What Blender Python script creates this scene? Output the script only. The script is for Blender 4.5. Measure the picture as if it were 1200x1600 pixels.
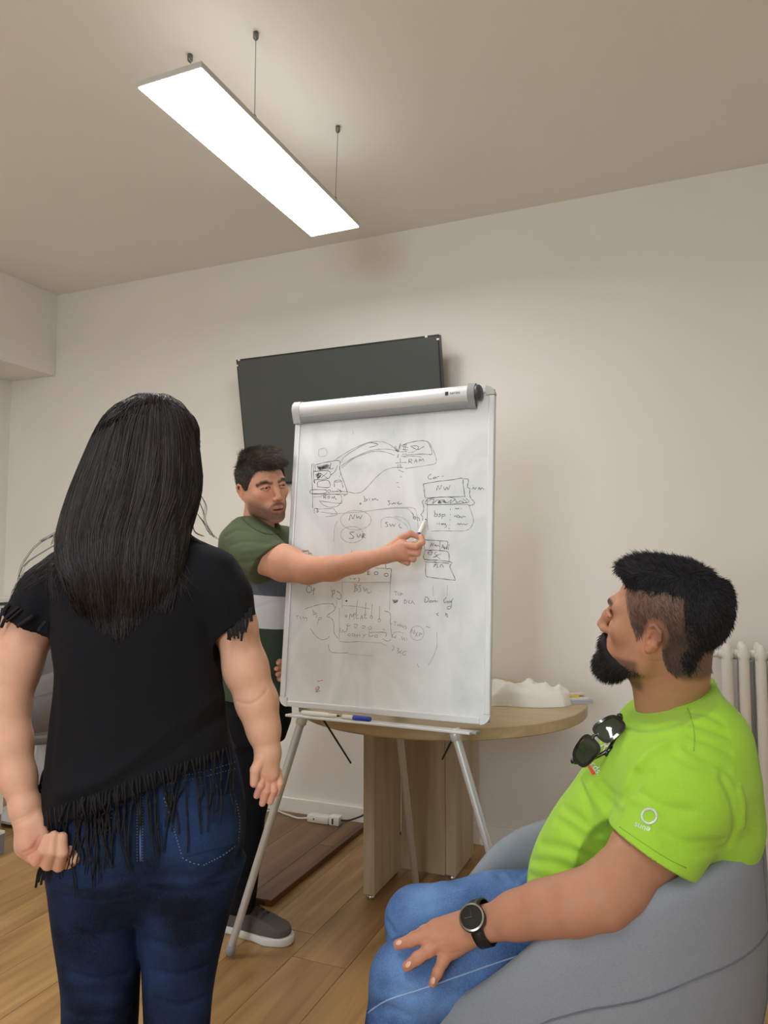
import bpy, bmesh, math, random
import numpy as np
from mathutils import Vector, Matrix
random.seed(7); np.random.seed(7)
for o in list(bpy.data.objects): bpy.data.objects.remove(o)
SC = bpy.context.scene; COL = SC.collection

# ------------------------------------------------------------ camera
FPX, HZ, HC, YAW = 1150.0, 880.0, 1.25, math.radians(22.7)
PITCH = math.atan((HZ-800)/FPX)
cam_d = bpy.data.cameras.new('camera'); cam = bpy.data.objects.new('camera', cam_d); COL.objects.link(cam)
cam_d.sensor_fit = 'HORIZONTAL'; cam_d.sensor_width = 36.0; cam_d.lens = FPX/1200*36.0; cam_d.clip_start = 0.05
cam.location = (0, 0, HC); cam.rotation_euler = (math.pi/2+PITCH, 0, YAW)
SC.camera = cam
# pixel -> point helpers (distances come from floor, walls or body sizes)
_F0 = np.array([-math.sin(YAW), math.cos(YAW), 0.]); CR = np.array([math.cos(YAW), math.sin(YAW), 0.]); CZ = np.array([0, 0, 1.])
CF = _F0*math.cos(PITCH)+CZ*math.sin(PITCH); CU = -_F0*math.sin(PITCH)+CZ*math.cos(PITCH)
CC = np.array([0, 0, HC])
def ray(x, y): return CF+CR*(x-600)/FPX-CU*(y-800)/FPX
def at(x, y, d): return CC+ray(x, y)*d
def onZ(x, y, z): r = ray(x, y); return CC+r*(z-HC)/r[2]
def onY(x, y, Y): r = ray(x, y); return CC+r*Y/r[1]
def onX(x, y, X): r = ray(x, y); return CC+r*X/r[0]
def onPlane(x, y, p0, n): r = ray(x, y); return CC+r*(np.dot(p0-CC, n)/np.dot(r, n))

# ------------------------------------------------------------ light and colour management
SC.view_settings.view_transform = 'Standard'; SC.view_settings.look = 'None'
SC.view_settings.gamma = 1.0; SC.view_settings.use_curve_mapping = False
SC.view_settings.exposure = 0.36
world = bpy.data.worlds.new('world'); SC.world = world; world.use_nodes = True
world.node_tree.nodes['Background'].inputs[0].default_value = (0.75, 0.87, 1.0, 1)
world.node_tree.nodes['Background'].inputs[1].default_value = 0.6
W_Y, W_H, W_L, W_R, W_B = 3.285, 2.883, -3.90, 1.9, -2.6      # room planes
WINS = [(-1.20, 0.0)]; WZ0, WZ1 = 0.9, 2.35  # assumed unseen window behind the camera, inferred from the board's shadow on the wall
LAMP_E, WIN_E = 19.0, 52.0
for i, (x0, x1) in enumerate(WINS):
    ld = bpy.data.lights.new('window_daylight', 'AREA'); ld.shape = 'RECTANGLE'
    ld.size = x1-x0-.1; ld.size_y = WZ1-WZ0-.1; ld.energy = WIN_E; ld.color = (0.86, 0.93, 1.0)
    lo = bpy.data.objects.new('window_daylight', ld); COL.objects.link(lo)
    lo.location = ((x0+x1)/2, W_B-.10, (WZ0+WZ1)/2); lo.rotation_euler = (math.radians(74), 0, 0)

# ------------------------------------------------------------ materials
def lin(c):
    f = lambda v: v/12.92 if v <= .04045 else ((v+.055)/1.055)**2.4
    return tuple(f(v/255) for v in c)
MATS = {}
def mat(name, rgb, rough=.6, metal=0., noise=0., nscale=20., bump=0., bscale=200., spec=.5, emit=0., vcol=None, sheen=0., stretch=None, sss=0., coat=0.):
    if name in MATS: return MATS[name]
    m = bpy.data.materials.new(name); m.use_nodes = True; nt = m.node_tree; N = nt.nodes; L = nt.links
    b = N['Principled BSDF']; c = lin(rgb)
    b.inputs['Base Color'].default_value = (*c, 1); b.inputs['Roughness'].default_value = rough
    b.inputs['Metallic'].default_value = metal; b.inputs['Specular IOR Level'].default_value = spec
    if sheen: b.inputs['Sheen Weight'].default_value = sheen
    if coat: b.inputs['Coat Weight'].default_value = coat
    if sss:
        b.inputs['Subsurface Weight'].default_value = sss; b.inputs['Subsurface Radius'].default_value = (.012, .005, .003); b.inputs['Subsurface Scale'].default_value = .6
    tc = N.new('ShaderNodeTexCoord'); vec = tc.outputs['Object']
    if stretch:
        mp = N.new('ShaderNodeMapping'); mp.inputs['Scale'].default_value = stretch; L.new(vec, mp.inputs[0]); vec = mp.outputs[0]
    src = None
    if vcol:
        a = N.new('ShaderNodeAttribute'); a.attribute_name = vcol; src = a.outputs['Color']
    if noise:
        t = N.new('ShaderNodeTexNoise'); t.inputs['Scale'].default_value = nscale; t.inputs['Detail'].default_value = 5; L.new(vec, t.inputs['Vector'])
        r = N.new('ShaderNodeMapRange'); r.inputs[1].default_value = .25; r.inputs[2].default_value = .75
        r.inputs[3].default_value = 1-noise; r.inputs[4].default_value = 1+noise; L.new(t.outputs[0], r.inputs[0])
        mx = N.new('ShaderNodeMix'); mx.data_type = 'RGBA'; mx.blend_type = 'MULTIPLY'; mx.inputs[0].default_value = 1
        if src is None: mx.inputs[6].default_value = (*c, 1)
        else: L.new(src, mx.inputs[6])
        L.new(r.outputs[0], mx.inputs[7]); src = mx.outputs[2]
    if src is not None: L.new(src, b.inputs['Base Color'])
    if bump:
        t = N.new('ShaderNodeTexNoise'); t.inputs['Scale'].default_value = bscale; t.inputs['Detail'].default_value = 4; L.new(vec, t.inputs['Vector'])
        bp = N.new('ShaderNodeBump'); bp.inputs['Strength'].default_value = bump; bp.inputs['Distance'].default_value = .002
        L.new(t.outputs[0], bp.inputs['Height']); L.new(bp.outputs[0], b.inputs['Normal'])
    if emit:
        b.inputs['Emission Color'].default_value = (*c, 1); b.inputs['Emission Strength'].default_value = emit
    MATS[name] = m; return m
def wood(name, dark, light, axis='Y', scale=1., rough=.45, per_object=.0, bump=.15):
    if name in MATS: return MATS[name]
    m = bpy.data.materials.new(name); m.use_nodes = True; nt = m.node_tree; N = nt.nodes; L = nt.links; b = N['Principled BSDF']
    b.inputs['Roughness'].default_value = rough
    tc = N.new('ShaderNodeTexCoord'); oi = N.new('ShaderNodeObjectInfo')
    mp = N.new('ShaderNodeMapping'); s = {'X': (1.2, 14, 14), 'Y': (14, 1.2, 14), 'Z': (14, 14, 1.2)}[axis]
    mp.inputs['Scale'].default_value = tuple(v*scale for v in s)
    ad = N.new('ShaderNodeVectorMath'); ad.operation = 'ADD'; sc = N.new('ShaderNodeVectorMath'); sc.operation = 'SCALE'
    cx = N.new('ShaderNodeCombineXYZ'); [L.new(oi.outputs['Random'], cx.inputs[i]) for i in range(3)]
    L.new(cx.outputs[0], sc.inputs[0]); sc.inputs['Scale'].default_value = 37.0
    L.new(tc.outputs['Object'], ad.inputs[0]); L.new(sc.outputs[0], ad.inputs[1]); L.new(ad.outputs[0], mp.inputs[0])
    t = N.new('ShaderNodeTexNoise'); t.inputs['Scale'].default_value = 1.0; t.inputs['Detail'].default_value = 7; t.inputs['Distortion'].default_value = 1.1
    L.new(mp.outputs[0], t.inputs['Vector'])
    cr = N.new('ShaderNodeValToRGB'); cr.color_ramp.elements[0].position = .3; cr.color_ramp.elements[1].position = .72
    cr.color_ramp.elements[0].color = (*lin(dark), 1); cr.color_ramp.elements[1].color = (*lin(light), 1); L.new(t.outputs[0], cr.inputs[0])
    mr = N.new('ShaderNodeMapRange'); mr.inputs[3].default_value = 1-per_object; mr.inputs[4].default_value = 1+per_object; L.new(oi.outputs['Random'], mr.inputs[0])
    mx = N.new('ShaderNodeMix'); mx.data_type = 'RGBA'; mx.blend_type = 'MULTIPLY'; mx.inputs[0].default_value = 1
    L.new(cr.outputs[0], mx.inputs[6]); L.new(mr.outputs[0], mx.inputs[7]); L.new(mx.outputs[2], b.inputs['Base Color'])
    bp = N.new('ShaderNodeBump'); bp.inputs['Strength'].default_value = bump; bp.inputs['Distance'].default_value = .001
    L.new(t.outputs[0], bp.inputs['Height']); L.new(bp.outputs[0], b.inputs['Normal'])
    MATS[name] = m; return m

# ------------------------------------------------------------ object helpers
def V3(p): return tuple(float(v) for v in p)
def tag(o, label=None, cat=None, group=None, kind=None):
    if label: o['label'] = label
    if cat: o['category'] = cat
    if group: o['group'] = group
    if kind: o['kind'] = kind
    return o
def empty(name, loc=(0, 0, 0), rz=0.):
    o = bpy.data.objects.new(name, None); COL.objects.link(o); o.location = V3(loc); o.rotation_euler = (0, 0, rz); o.empty_display_size = .1
    return o
def link(name, me, m=None, parent=None, smooth=False, world=True):
    o = bpy.data.objects.new(name, me); COL.objects.link(o)
    if m is not None:
        for mm in (m if isinstance(m, (list, tuple)) else [m]): me.materials.append(mm)
    if smooth: me.polygons.foreach_set('use_smooth', np.ones(len(me.polygons), bool))
    if parent is not None:
        o.parent = parent
        if world: o.matrix_parent_inverse = Matrix.LocRotScale(parent.location, parent.rotation_euler, parent.scale).inverted()
    return o
class MB:
    """collects simple shapes into one mesh"""
    def __init__(s): s.v = []; s.f = []
    def add(s, v, f):
        n = len(s.v); s.v += [V3(p) for p in v]; s.f += [tuple(i+n for i in q) for q in f]; return s
    def box(s, lo, hi):
        x0, y0, z0 = lo; x1, y1, z1 = hi
        return s.add([(x0,y0,z0),(x1,y0,z0),(x1,y1,z0),(x0,y1,z0),(x0,y0,z1),(x1,y0,z1),(x1,y1,z1),(x0,y1,z1)],
                     [(0,3,2,1),(4,5,6,7),(0,1,5,4),(1,2,6,5),(2,3,7,6),(3,0,4,7)])
    def obox(s, c, ax, ay, az):
        c, ax, ay, az = map(np.array, (c, ax, ay, az))
        v = [c+sx*ax+sy*ay+sz*az for sz in (-1, 1) for sx, sy in ((-1,-1),(1,-1),(1,1),(-1,1))]
        return s.add(v, [(0,3,2,1),(4,5,6,7),(0,1,5,4),(1,2,6,5),(2,3,7,6),(3,0,4,7)])
    def tube(s, pts, r, n=8, cap=True, flat=None):
        P = [np.array(p, float) for p in pts]; m = len(P); R = [r]*m if np.isscalar(r) else list(r)
        T = []
        for i in range(m):
            t = P[min(i+1, m-1)]-P[max(i-1, 0)]; T.append(t/(np.linalg.norm(t)+1e-12))
        ref = np.array([0, 0, 1.]) if abs(T[0][2]) < .9 else np.array([1., 0, 0])
        u = np.cross(T[0], ref); u /= np.linalg.norm(u); v = []
        for i in range(m):
            u = u-T[i]*np.dot(u, T[i]); u /= (np.linalg.norm(u)+1e-12); w = np.cross(T[i], u)
            for k in range(n):
                a = 2*math.pi*k/n; v.append(P[i]+R[i]*(math.cos(a)*u+math.sin(a)*w))
        f = [(i*n+k, i*n+(k+1)%n, (i+1)*n+(k+1)%n, (i+1)*n+k) for i in range(m-1) for k in range(n)]
        if cap: f += [tuple(range(n-1, -1, -1)), tuple((m-1)*n+k for k in range(n))]
        return s.add(v, f)
    def lathe(s, prof, c=(0, 0, 0), n=32, R=None):
        v = []; c = np.array(c, float)
        for r, z in prof:
            for k in range(n):
                p = np.array([r*math.cos(2*math.pi*k/n), r*math.sin(2*math.pi*k/n), z])
                v.append(c+(R@p if R is not None else p))
        m = len(prof); f = [(i*n+k, i*n+(k+1)%n, (i+1)*n+(k+1)%n, (i+1)*n+k) for i in range(m-1) for k in range(n)]
        f += [tuple(range(n-1, -1, -1)), tuple((m-1)*n+k for k in range(n))]
        return s.add(v, f)
    def grid(s, G):
        G = np.asarray(G); a, b = G.shape[:2]
        return s.add(G.reshape(-1, 3), [(i*b+j, i*b+j+1, (i+1)*b+j+1, (i+1)*b+j) for i in range(a-1) for j in range(b-1)])
    def mesh(s, name): me = bpy.data.meshes.new(name); me.from_pydata(s.v, [], s.f); me.update(); return me
    def build(s, name, m, parent=None, smooth=False, bevel=0., seg=2):
        me = s.mesh(name)
        if bevel:
            bm = bmesh.new(); bm.from_mesh(me)
            es = [e for e in bm.edges if len(e.link_faces) == 2 and e.calc_face_angle(0) > .5]
            bmesh.ops.bevel(bm, geom=es, offset=bevel, segments=seg, profile=.5, affect='EDGES'); bm.to_mesh(me); bm.free(); me.update()
        o = link(name, me, m, parent, smooth)
        if smooth and bevel: o.data.set_sharp_from_angle(angle=math.radians(40))
        return o
def sharp(o, deg=40): o.data.set_sharp_from_angle(angle=math.radians(deg)); return o
def spline(P, n=6):
    P = [np.array(p, float) for p in P]
    if len(P) < 3: return P
    out = []; Q = [2*P[0]-P[1]]+P+[2*P[-1]-P[-2]]
    for i in range(1, len(Q)-2):
        p0, p1, p2, p3 = Q[i-1:i+3]
        for k in range(n):
            t = k/n; out.append(.5*((2*p1)+(-p0+p2)*t+(2*p0-5*p1+4*p2-p3)*t*t+(-p0+3*p1-3*p2+p3)*t**3))
    out.append(P[-1]); return out
def text_mesh(txt, size):
    cu = bpy.data.curves.new('lettering', 'FONT'); cu.body = txt; cu.size = size; cu.align_x = 'CENTER'; cu.align_y = 'CENTER'
    o = bpy.data.objects.new('lettering', cu); COL.objects.link(o); dg = bpy.context.evaluated_depsgraph_get()
    me = bpy.data.meshes.new_from_object(o.evaluated_get(dg)); bpy.data.objects.remove(o); return me
# ------------------------------------------------------------ room shell
M_WALL = mat('wall_paint', (234, 230, 222), .85, noise=.015, nscale=3, bump=.05, bscale=300)
M_CEIL = mat('ceiling_paint', (240, 236, 228), .9, noise=.015, nscale=2)
M_WHITE = mat('white_lacquer', (238, 236, 230), .4)
def struct(mb, name, m, **k): return tag(mb.build(name, m, **k), kind='structure')
T = .15
struct(MB().box((W_L-T, W_Y, -.1), (W_R+T, W_Y+T, W_H+.1)), 'wall_back', M_WALL)
struct(MB().box((W_L-T, W_B-T, -.1), (W_L, W_Y, W_H+.1)), 'wall_left', M_WALL)
struct(MB().box((W_R, W_B-T, -.1), (W_R+T, W_Y, W_H+.1)), 'wall_right', M_WALL)
struct(MB().box((W_L-T, W_B-T, W_H), (W_R+T, W_Y+T, W_H+T)), 'ceiling', M_CEIL)
struct(MB().box((W_L+.001, W_B, 2.383), (-3.535, W_Y-.001, W_H-.001)), 'trim_1', M_WALL)          # boxed beam along the left wall
mb = MB(); xs = [W_L]+[v for w in WINS for v in w]+[W_R]
mb.box((W_L, W_B-T, -.1), (W_R, W_B, WZ0)).box((W_L, W_B-T, WZ1), (W_R, W_B, W_H))
for i in range(0, len(xs), 2): mb.box((xs[i], W_B-T, WZ0), (xs[i+1], W_B, WZ1))
struct(mb, 'wall_front', M_WALL)
for i, (x0, x1) in enumerate(WINS):
    fr = MB(); y0, y1 = W_B-.09, W_B-.03
    for a, b in (((x0, y0, WZ0), (x1, y1, WZ0+.06)), ((x0, y0, WZ1-.06), (x1, y1, WZ1)), ((x0, y0, WZ0), (x0+.06, y1, WZ1)), ((x1-.06, y0, WZ0), (x1, y1, WZ1)), (((x0+x1)/2-.03, y0, WZ0), ((x0+x1)/2+.03, y1, WZ1))): fr.box(a, b)
    struct(fr, 'window_%d' % (i+1), M_WHITE)  # frame of the assumed window, out of view
# baseboards
struct(MB().box((W_L, W_Y-.014, 0.0), (W_R, W_Y, .088)), 'baseboard_back', M_WHITE, bevel=.003)
struct(MB().box((W_L, W_B, 0.0), (W_L+.014, W_Y-.014, .088)), 'baseboard_left', M_WHITE, bevel=.003)
# white sill on the left wall
struct(MB().box((W_L, W_B+.5, 1.02), (W_L+.16, W_Y-.002, 1.05)).box((W_L, W_B+.5, .70), (W_L+.12, W_Y-.002, 1.00)), 'trim_2', M_WHITE, bevel=.004)
# plank floor
M_OAK = wood('oak_planks', (150, 112, 66), (198, 160, 106), 'Y', 1.0, .36, .13)
M_OAKP = wood('oak_platform', (98, 70, 46), (132, 98, 66), 'Y', 1.0, .45, .10)
M_SUB = mat('floor_joint', (70, 48, 30), .8)
floor = struct(MB().box((W_L-T, W_B-T, -.12), (W_R+T, W_Y+T, -.004)), 'floor', M_SUB)
PW, PL = .192, 1.285
def planks(x0, x1, y0, y1, z0, z1, m, parent, seed):
    rnd = random.Random(seed); x = x0
    while x < x1-.02:
        xe = min(x+PW, x1); y = y0-rnd.random()*PL
        while y < y1-.005:
            a, b = max(y, y0), min(y+PL, y1)
            if b-a > .01: MB().box((x+.0009, a+.0009, z0), (xe-.0009, b-.0009, z1+rnd.uniform(-.0003, .0003))).build('plank', m, parent)
            y += PL
        x = xe
planks(W_L, W_R, W_B, W_Y, -.004, 0.0, M_OAK, floor, 3)
# low boarded platform along the wall
PZ = .022
plat = tag(MB().box((-2.7, 2.40, .001), (-1.474, W_Y-.016, PZ-.006)).build('floor_platform', M_SUB), 'low dark wood boarded platform on the floor along the back wall', 'platform')
planks(-2.7, -1.476, 2.402, W_Y-.016, PZ-.006, PZ, M_OAKP, plat, 5)
MB().box((-1.475, 2.40, .001), (-1.450, W_Y-.016, PZ+.002)).build('edge_strip', wood('oak_edge', (92, 58, 34), (122, 80, 48), 'Y', 1., .4), plat, bevel=.002)

# ------------------------------------------------------------ suspended lamp
M_LAMPB = mat('lamp_body', (205, 203, 198), .4, metal=.2)
M_DIFF = mat('lamp_diffuser', (255, 253, 250), .5, emit=LAMP_E)
M_DIFU = mat('lamp_uplight', (255, 253, 250), .5, emit=LAMP_E*.05)  # assumed upward glow, added to brighten the ceiling
M_WIRE = mat('steel_wire', (120, 118, 114), .35, metal=.8)
def lamp(dx, dy, label):
    r = empty('pendant_panel_lamp', (-1.283+dx, 2.05+dy, 2.57)); tag(r, label, 'lamp')
    x0, x1, y0, y1, z = -1.388+dx, -1.178+dx, 1.548+dy, 2.556+dy, 2.57
    MB().box((x0-.004, y0-.004, z+.002), (x1+.004, y1+.004, z+.020)).build('housing', M_LAMPB, r, bevel=.002)
    MB().box((x0, y0, z-.001), (x1, y1, z+.004)).build('diffuser', M_DIFF, r)
    MB().box((x0+.01, y0+.01, z+.0205), (x1-.01, y1-.01, z+.024)).build('uplight_diffuser', M_DIFU, r)  # unseen glowing top, assumed from the lighter ceiling round the lamp
    for (px, py), (qx, qy) in (((-1.448, 1.845), (-1.372, 1.83)), ((-1.198, 1.841), (-1.192, 1.83)), ((-1.182, 2.378), (-1.190, 2.376)), ((-1.445, 2.378), (-1.372, 2.376))):
        w = MB().tube([(px+dx, py+dy, W_H-.02), (qx+dx, qy+dy, z+.03)], .0011, 6).build('suspension_wire', M_WIRE, r)
        MB().lathe([(.004, 0), (.0085, .006), (.009, .024), (.006, .0255)], (px+dx, py+dy, W_H-.026), 12).build('ceiling_mount', M_WIRE, w, smooth=True)
        MB().lathe([(.006, 0), (.006, .018), (.003, .022)], (qx+dx, qy+dy, z+.018), 10).build('wire_gripper', M_WIRE, w, smooth=True)
lamp(0, 0, 'lit long white panel lamp hanging on wires in front of the wall screen')
lamp(-1.75, -1.3, 'lit long white panel lamp hanging on wires near the beam of the left wall')  # unseen lamp, assumed from the television's shadow and placed out of view
lamp(.9, -2.2, 'lit long white panel lamp hanging on wires in the window half of the room')  # extra lamp out of view, added to brighten the seated foreground

# ------------------------------------------------------------ wall screen
tvt = math.radians(11)
tv = empty('wall_television', (-1.60, W_Y-.10, 1.96)); tag(tv, 'large black flat television mounted on the back wall, switched off', 'television')
def tvp(x, y, z):      # tilted forward
    a = tvt; return np.array([-1.570+x, 3.16-.0+y*math.cos(a)-z*math.sin(a), 1.965+z*math.cos(a)+y*math.sin(a)])
def tvbox(x0, x1, y0, y1, z0, z1): return MB().add([tvp(*p) for p in ((x0,y0,z0),(x1,y0,z0),(x1,y1,z0),(x0,y1,z0),(x0,y0,z1),(x1,y0,z1),(x1,y1,z1),(x0,y1,z1))], [(0,3,2,1),(4,5,6,7),(0,1,5,4),(1,2,6,5),(2,3,7,6),(3,0,4,7)])
hw, hh = .541, .322
M_TVB = mat('black_plastic', (22, 22, 23), .35)
tvbox(-hw, hw, 0, .04, -hh, hh).build('casing', M_TVB, tv, bevel=.003)
M_SCR = mat('screen_glass', (66, 70, 68), .3, spec=.5)
tvbox(-hw+.008, hw-.008, -.0012, .001, -hh+.012, hh-.009).build('screen', M_SCR, tv)
for x, z in ((-hw+.018, hh-.004), (-hw+.004, hh-.03), (hw-.06, hh-.004), (hw-.005, hh-.022)):
    tvbox(x-.006, x+.006, -.0022, 0, z-.004, z+.004).build('protective_sticker', M_WHITE, tv)
MB().box((-1.75, 3.19, 1.85), (-1.45, W_Y-.001, 2.1)).build('wall_bracket', M_TVB, tv, bevel=.004)

# ------------------------------------------------------------ radiator
rad = empty('column_radiator', (.37, 3.17, .1)); tag(rad, 'white cast iron column radiator under the right part of the back wall', 'radiator')
M_RAD = mat('radiator_enamel', (236, 232, 224), .42)
for i in range(12):
    x = .112+i*.0565
    for y in (3.115, 3.165, 3.215):
        s = MB(); pr = []
        s.tube([(x, y, .115), (x, y, .135), (x, y, .16), (x, y, .89), (x, y, .925), (x, y, .945)], [.010, .018, .0195, .0195, .018, .010], 10).build('column_tube', M_RAD, rad, smooth=True)
    for z in (.155, .90):
        s = MB(); s.tube([(x-.0282, 3.165, z), (x-.014, 3.165, z), (x, 3.165, z), (x+.014, 3.165, z), (x+.0282, 3.165, z)], [.020, .017, .025, .017, .020], 12); s.tube([(x, 3.10, z), (x, 3.23, z)], .021, 10)
        s.build('section_header', M_RAD, rad, smooth=True)
MB().tube([(.085, 3.165, .90), (.062, 3.165, .90)], .015, 10).tube([(.066, 3.165, .90), (.055, 3.165, .90)], .011, 10).build('end_plug', M_RAD, rad, smooth=True)
for x in (.21, .58): MB().tube([(x, 3.165, .0), (x, 3.165, .16)], .012, 8).box((x-.03, 3.12, 0), (x+.03, 3.21, .008)).build('foot', M_RAD, rad)
MB().box((.18, 3.19, .84), (.20, W_Y, .87)).build('wall_hook', M_RAD, rad)
# ------------------------------------------------------------ round table
M_TOPW = wood('table_veneer', (176, 152, 112), (202, 180, 140), 'X', 1.2, .4, 0)
M_LEGW = wood('table_leg_veneer', (180, 165, 138), (206, 191, 163), 'Z', 1.2, .5, 0)
TC, TR, TH = (-.900, 2.715), .540, .742
tab = empty('round_table', (TC[0], TC[1], 0)); tag(tab, 'round light oak meeting table behind the flipchart', 'table')
sharp(MB().lathe([(TR-.004, TH-.040), (TR, TH-.036), (TR, TH-.003), (TR-.003, TH)], (TC[0], TC[1], 0), 96).build('tabletop', M_TOPW, tab, smooth=True), 30)
MB().box((-1.168, 2.59, .018), (-1.122, 2.862, TH-.0405)).build('leg_panel', M_LEGW, tab, bevel=.002)
MB().box((-1.1215, 2.862, .018), (-.936, 2.898, TH-.0405)).build('leg_panel', M_LEGW, tab, bevel=.002)
MB().box((-.9355, 2.870, .018), (-.892, 3.12, TH-.0405)).build('leg_panel', M_LEGW, tab, bevel=.002)
M_CHR = mat('chrome', (200, 200, 198), .2, metal=1.)
for p in ((-1.145, 2.61), (-1.145, 2.84), (-.915, 3.10), (-.915, 2.89)): MB().lathe([(.016, 0), (.018, .004), (.012, .018)], (p[0], p[1], 0.0005), 14).build('levelling_foot', M_CHR, tab, smooth=True)
for z in (.16, .48): MB().lathe([(.006, 0), (.006, .002)], (-1.121, 2.85, z), 10, np.array([[0,0,1.],[0,1,0],[-1,0,0]])).build('bolt_cap', M_TVB, tab)

# ------------------------------------------------------------ flipchart easel with whiteboard
BO = np.array([-.8916, 2.0874, .7913]); byaw, btilt, BH, BW = -.0311, .0897, 1.0017, .70
BR = np.array([math.cos(byaw), math.sin(byaw), 0]); BB = np.array([-math.sin(byaw), math.cos(byaw), 0])
BU = BB*math.sin(btilt)+CZ*math.cos(btilt); BN = np.cross(BR, BU); BN = -BN if BN[1] > 0 else BN   # faces the camera
def bp(x, y, z=0.): return BO+BR*x+BU*y+BN*z
def bbox(mb, x0, x1, y0, y1, z0, z1): return mb.add([bp(*p) for p in ((x0,y0,z0),(x1,y0,z0),(x1,y1,z0),(x0,y1,z0),(x0,y0,z1),(x1,y0,z1),(x1,y1,z1),(x0,y1,z1))], [(0,3,2,1),(4,5,6,7),(0,1,5,4),(1,2,6,5),(2,3,7,6),(3,0,4,7)])
easel = empty('flipchart_easel', (BO[0], BO[1], 0)); tag(easel, 'white flipchart easel board covered in handwritten marker diagrams', 'whiteboard')
M_ALU = mat('anodised_aluminium', (206, 208, 210), .38, metal=.55)
M_FRAME = mat('frame_white_aluminium', (226, 228, 230), .35, metal=.25)
M_GREYP = mat('grey_plastic', (150, 152, 154), .45)
M_DGREY = mat('dark_grey_plastic', (70, 72, 75), .4)
def board_mat():
    m = bpy.data.materials.new('whiteboard_enamel'); m.use_nodes = True; nt = m.node_tree; N = nt.nodes; L = nt.links; b = N['Principled BSDF']
    b.inputs['Roughness'].default_value = .22; b.inputs['Specular IOR Level'].default_value = .45
    tc = N.new('ShaderNodeTexCoord'); t = N.new('ShaderNodeTexNoise'); t.inputs['Scale'].default_value = 5; t.inputs['Detail'].default_value = 6; t.inputs['Distortion'].default_value = 1.5
    mp = N.new('ShaderNodeMapping'); mp.inputs['Scale'].default_value = (1, 1, .6); L.new(tc.outputs['Object'], mp.inputs[0]); L.new(mp.outputs[0], t.inputs['Vector'])
    cr = N.new('ShaderNodeValToRGB'); cr.color_ramp.elements[0].position = .28; cr.color_ramp.elements[1].position = .62
    cr.color_ramp.elements[0].color = (*lin((214, 220, 224)), 1); cr.color_ramp.elements[1].color = (*lin((236, 240, 240)), 1)
    L.new(t.outputs[0], cr.inputs[0]); L.new(cr.outputs[0], b.inputs['Base Color']); return m
bbox(MB(), -.334, .334, .016, .985, -.012, 0).build('writing_surface', board_mat(), easel)
bbox(MB(), -.345, .345, .005, .995, -.016, -.0125).build('back_sheet', M_GREYP, easel)
for x0, x1, y0, y1 in ((-.35, -.331, .028, .972), (.331, .35, .028, .972), (-.322, .322, 0, .019), (-.322, .322, .981, 1.0017)):
    bbox(MB(), x0, x1, y0, y1, -.014, .007).build('frame_rail', M_FRAME, easel, bevel=.003)
def corner(cx, cy, sx, sy):
    pts = [(0, 0)]+[(math.cos(a), math.sin(a)) for a in np.linspace(0, math.pi/2, 8)]
    v = []; n = len(pts)
    for z in (-.0145, .0075):
        for px, py in pts: v.append(bp(cx+sx*px*.029, cy+sy*py*.029, z))
    f = [tuple(range(n)), tuple(range(2*n-1, n-1, -1))]+[(i, (i+1) % n, n+(i+1) % n, n+i) for i in range(n)]
    me = MB().add(v, f).mesh('corner_cap'); bm = bmesh.new(); bm.from_mesh(me); bmesh.ops.recalc_face_normals(bm, faces=bm.faces); bm.to_mesh(me); bm.free()
    link('corner_cap', me, M_FRAME if sy < 0 else mat('corner_plastic', (188, 188, 184), .5), easel)
for sx in (-1, 1):
    for sy, cy in ((-1, .0285), (1, BH-.0285)): corner(sx*.3215, cy, sx, sy)
# paper clamp along the top
def prof_extrude(name, prof, x0, x1, m, parent=easel, smooth=True):
    n = len(prof); v = [bp(x, y, z) for x in (x0, x1) for y, z in prof]
    f = [(i, (i+1) % n, n+(i+1) % n, n+i) for i in range(n)]+[tuple(range(n-1, -1, -1)), tuple(range(n, 2*n))]
    me = MB().add(v, f).mesh(name); bm = bmesh.new(); bm.from_mesh(me); bmesh.ops.recalc_face_normals(bm, faces=bm.faces); bm.to_mesh(me); bm.free()
    o = link(name, me, m, parent, smooth); sharp(o, 35); return o
cl = [(.952, .0082), (.952, .024), (.960, .034), (.974, .040), (.990, .038), (1.002, .028), (1.006, .014), (1.004, .0082)]
prof_extrude('clamp_bar', cl, -.318, .274, M_FRAME)
prof_extrude('clamp_lip', [(.934, .0082), (.934, .020), (.939, .026), (.951, .030), (.9515, .0082)], -.318, .296, M_GREYP)
prof_extrude('clamp_end_cap', [(.932, .0081), (.932, .026), (.951, .034), (.960, .042), (.976, .046), (.992, .042), (1.006, .030), (1.009, .014), (1.006, .0081)], .274, .296, M_GREYP)
prof_extrude('clamp_end_cap', [(.932, .0081), (.932, .024), (.951, .033), (.960, .037), (.976, .043), (.992, .040), (1.005, .029), (1.008, .014), (1.005, .0081)], -.345, -.318, mat('corner_plastic', (188, 188, 184), .5))
R2 = np.stack([BU, BN, BR], 1)
MB().lathe([(.020, 0), (.024, .004), (.024, .013), (.018, .018)], bp(.2965, .976, .026), 20, np.stack([BU, BN, BR], 1)).build('clamp_knob', M_DGREY, easel, smooth=True)
t = text_mesh('series', .014); Mx = Matrix(((BR[0], BU[0], BN[0], 0), (BR[1], BU[1], BN[1], 0), (BR[2], BU[2], BN[2], 0), (0, 0, 0, 1)))
o = link('brand_print', t, mat('green_print', (40, 84, 48), .6), easel); o.matrix_world = Matrix.Translation(V3(bp(.235, .978, .0408))) @ Mx; o.matrix_parent_inverse = Matrix()
o.parent = None; o.parent = easel; o.matrix_parent_inverse = Matrix.Translation(easel.location).inverted()
bbox(MB(), .203, .213, .972, .984, .0396, .0408).build('brand_print', mat('dark_print', (40, 46, 42), .6), easel)
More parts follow.
